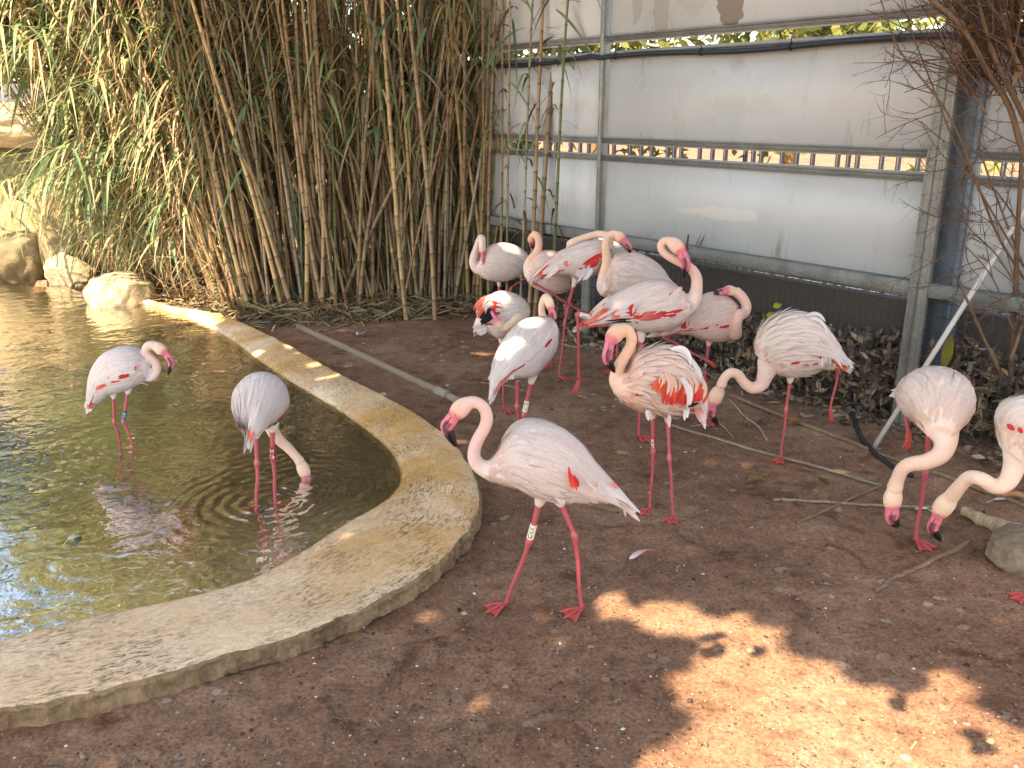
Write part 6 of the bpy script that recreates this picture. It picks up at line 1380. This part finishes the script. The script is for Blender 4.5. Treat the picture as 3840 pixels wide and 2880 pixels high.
for i in range(5): t0 = np.linspace(0, 1, 6)[:, None]; a_ = sp3(.045, .062); b_ = sp3(.10, .078 + .002 * i, (i - 2) * .006); feather(mb, a_ * (1 - t0) + b_ * t0, np.repeat(np.array([[0, 0, 1.0]]), 6, 0), .012, np.array([0.10, 0.07, 0.05]), np.array([0.14, 0.10, 0.07]))
mb.build('tail', M['feather'], spw, origin=so_)

# ------------------------------------------------------------------ shade tree over the enclosure (its crown is above the frame)
SUNPATCH = np.array([G(*p)[:2] for p in K((1290, 1285), (1330, 1298), (1400, 1325), (1480, 1325), (1560, 1325), (1640, 1345), (1685, 1390), (1725, 1440), (1830, 1468), (1980, 1500), (2040, 1475), (2095, 1500), (2115, 1540), (2240, 1620), (2400, 1900), (1380, 1900), (1420, 1660), (1450, 1620), (1535, 1600), (1535, 1560), (1450, 1530), (1450, 1495), (1475, 1455), (1545, 1440), (1545, 1400), (1480, 1380), (1400, 1362), (1320, 1332))])
FLECK = [(1175, 1328, .05), (945, 1320, .05), (1045, 1510, .045), (1605, 1215, .07), (1275, 945, .05), (1330, 965, .05), (1395, 1308, .06), (1310, 1295, .05), (1810, 1420, .06), (1000, 742, .05), (1040, 760, .06), (785, 742, .05), (940, 1045, .05), (990, 950, .06), (2105, 1115, .055), (2180, 1060, .05), (1820, 1010, .05), (560, 770, .10), (470, 690, .12), (640, 760, .10), (720, 830, .08), (820, 850, .08), (690, 800, .07), (1960, 1065, .05)]
FLK = [(G(x * 1.736, y * 1.736, 0.02)[:2], r) for (x, y, r) in FLECK]
def on_bird(zm, p, dy, fpt):   # sun flecks on backs: carry the point down the sunbeam to the ground
    ox, oy, sc = ZOOM[zm]; b = G(ox + fpt[0] * sc, oy + fpt[1] * sc); q = PYp(ox + p[0] * sc, oy + p[1] * sc, b[1] + dy); return (q - TO_SUN * (q[2] / TO_SUN[2]))[:2]
FLK += [(on_bird('5', (380, 570), .05, (310, 1868)), .10), (on_bird('5', (150, 900), -.1, (310, 1868)), .09), (on_bird('5', (450, 960), -.05, (310, 1868)), .07), (on_bird('6', (780, 360), 0, (605, 1573)), .12), (on_bird('7', (640, 290), .1, (760, 2000)), .13), (on_bird('6', (620, 1000), -.05, (657, 2499)), .11), (on_bird('6', (360, 1120), -.1, (657, 2499)), .08), (on_bird('7', (1130, 830), 0, (1030, 2830)), .05)]
FLK = [(np.asarray(c), r) for c, r in FLK]
def lit(x, y):
    o = inpoly(x, y, SUNPATCH) | (distline(x, y, np.vstack([SUNPATCH, SUNPATCH[:1]])) < 0.05)
    bxs = np.interp(y, [0, 6.9, 7.2, 9.3, 11.2, 12.6, 20], [-30, -30, -2.95, -2.75, -1.7, -1.1, -1.0]); o |= x < bxs
    zone = (x > -3.5) & (x < -2.2) & (y > 7.4) & (y < 9.2); o &= ~(zone & (vnoise(x, y, 2.6, 3, 2) > 0.05))
    for c, r in FLK: o |= (x - c[0]) ** 2 + (y - c[1]) ** 2 < r * r
    o |= (x < -(0.60 * y + 0.7)) | (x > 0.64 * y + 1.0)
    beyond = ((x - FA[0]) * FN[0] + (y - FA[1]) * FN[1]) < -2.3; o |= beyond
    return o
RT = np.random.default_rng(31)
cell = 0.084; gxx, gyy = np.meshgrid(np.arange(-8, 8, cell), np.arange(1.4, 13, cell)); gxx[::2] += cell / 2
gx = gxx.ravel() + RT.normal(0, cell * 0.15, gxx.size); gy = gyy.ravel() + RT.normal(0, cell * 0.15, gxx.size); hh = 4.6 + 3.6 * RT.random(gx.size)
fm_ = ((gx - FA[0]) * FN[0] + (gy - FA[1]) * FN[1]) < 0.2   # a second layer where the beam would reach the fence
gx = np.concatenate([gx, gx[fm_] + cell * 0.5]); gy = np.concatenate([gy, gy[fm_] + cell * 0.25]); hh = np.concatenate([hh, 4.8 + 3 * RT.random(int(fm_.sum()))])
keep = ~lit(gx, gy); gx, gy, hh = gx[keep], gy[keep], hh[keep]
lv = np.column_stack([gx, gy, np.zeros(len(gx))]) + TO_SUN[None] * (hh / TO_SUN[2])[:, None]
tips = []   # low twig tips whose leaves print single shadows in the sun patch
for (x_, y_, m_) in ((1548, 1405, 3), (1530, 1372, 2), (2098, 1590, 2), (2125, 1612, 2), (1640, 1400, 1), (1940, 1520, 2)):
    for _ in range(m_):
        g_ = G((x_ + RT.normal(0, 9)) * 1.736, (y_ + RT.normal(0, 6)) * 1.736); tips.append(g_ + TO_SUN * (RT.uniform(2.9, 3.3) / TO_SUN[2]))
lv = np.vstack([lv, np.array(tips)])
TB = np.array([-2.4, -2.2, 0.0]); st_ = empty('shade_tree', TB, 'spreading tree whose crown shades the flamingo enclosure', 'tree')
n_ = len(lv); nn_ = TO_SUN[None] + RT.normal(0, 0.28, (n_, 3)); nn_ /= np.linalg.norm(nn_, axis=1)[:, None]; a = RT.normal(0, 1, (n_, 3)); a -= nn_ * np.sum(a * nn_, 1)[:, None]; a /= np.linalg.norm(a, axis=1)[:, None]; b_ = np.cross(nn_, a)
s_ = RT.uniform(0.085, 0.115, n_)[:, None]; s_[-len(tips):] = 0.05
V = np.stack([lv - a * s_, lv - a * s_ * 0.35 + b_ * s_ * 0.62, lv + a * s_ * 0.35 + b_ * s_ * 0.58, lv + a * s_, lv + a * s_ * 0.35 - b_ * s_ * 0.58, lv - a * s_ * 0.35 - b_ * s_ * 0.62], 1).reshape(-1, 3) - TB
cc = np.array([[0.06, 0.10, 0.03], [0.09, 0.13, 0.035], [0.045, 0.08, 0.03]])[RT.integers(0, 3, n_)] * RT.uniform(0.7, 1.3, (n_, 1)); cc = np.repeat(cc, 6, 0)
me = bpy.data.meshes.new('crown'); me.vertices.add(6 * n_); me.vertices.foreach_set('co', V.astype(np.float32).ravel()); me.loops.add(6 * n_); me.loops.foreach_set('vertex_index', np.arange(6 * n_, dtype=np.int32)); me.polygons.add(n_); me.polygons.foreach_set('loop_start', np.arange(0, 6 * n_, 6, dtype=np.int32)); me.update(calc_edges=True)
at_ = me.color_attributes.new('Col', 'FLOAT_COLOR', 'POINT'); c4 = np.ones((6 * n_, 4), dtype=np.float32); c4[:, :3] = cc; at_.data.foreach_set('color', c4.ravel()); me.materials.append(M['leaf']); tag(link('crown', me, st_), kind='stuff')
mb = MB(); mb.tube(catmull([TB + [0, 0, -.1], TB + [.1, .1, 1.8], TB + [.3, .5, 3.6], TB + [.2, .9, 5.0]], 16), np.linspace(.24, .12, 16), 12, BRN); mb.build('trunk', M['bark'], st_, origin=TB)
for k in range(12):
    an = RT.uniform(-0.6, 3.2); L = RT.uniform(2.5, 6.5); p0 = TB + np.array([.25, .45, 3.4 + 0.12 * k]); e = p0 + np.array([math.cos(an) * L, math.sin(an) * L, RT.uniform(1.2, 2.6)]); mid = (p0 + e) / 2 + np.array([0, 0, .5])
    lp_ = catmull([p0, mid, e], 12); gp_ = lp_ - TO_SUN[None] * (lp_[:, 2] / TO_SUN[2])[:, None]
    if lit(gp_[:, 0], gp_[:, 1])[:].any() and inpoly(gp_[:, 0], gp_[:, 1], SUNPATCH).any(): continue
    mb = MB(); mb.tube(lp_, np.linspace(.09, .02, 12), 8, BRN); mb.build('limb', M['bark'], st_, origin=TB)
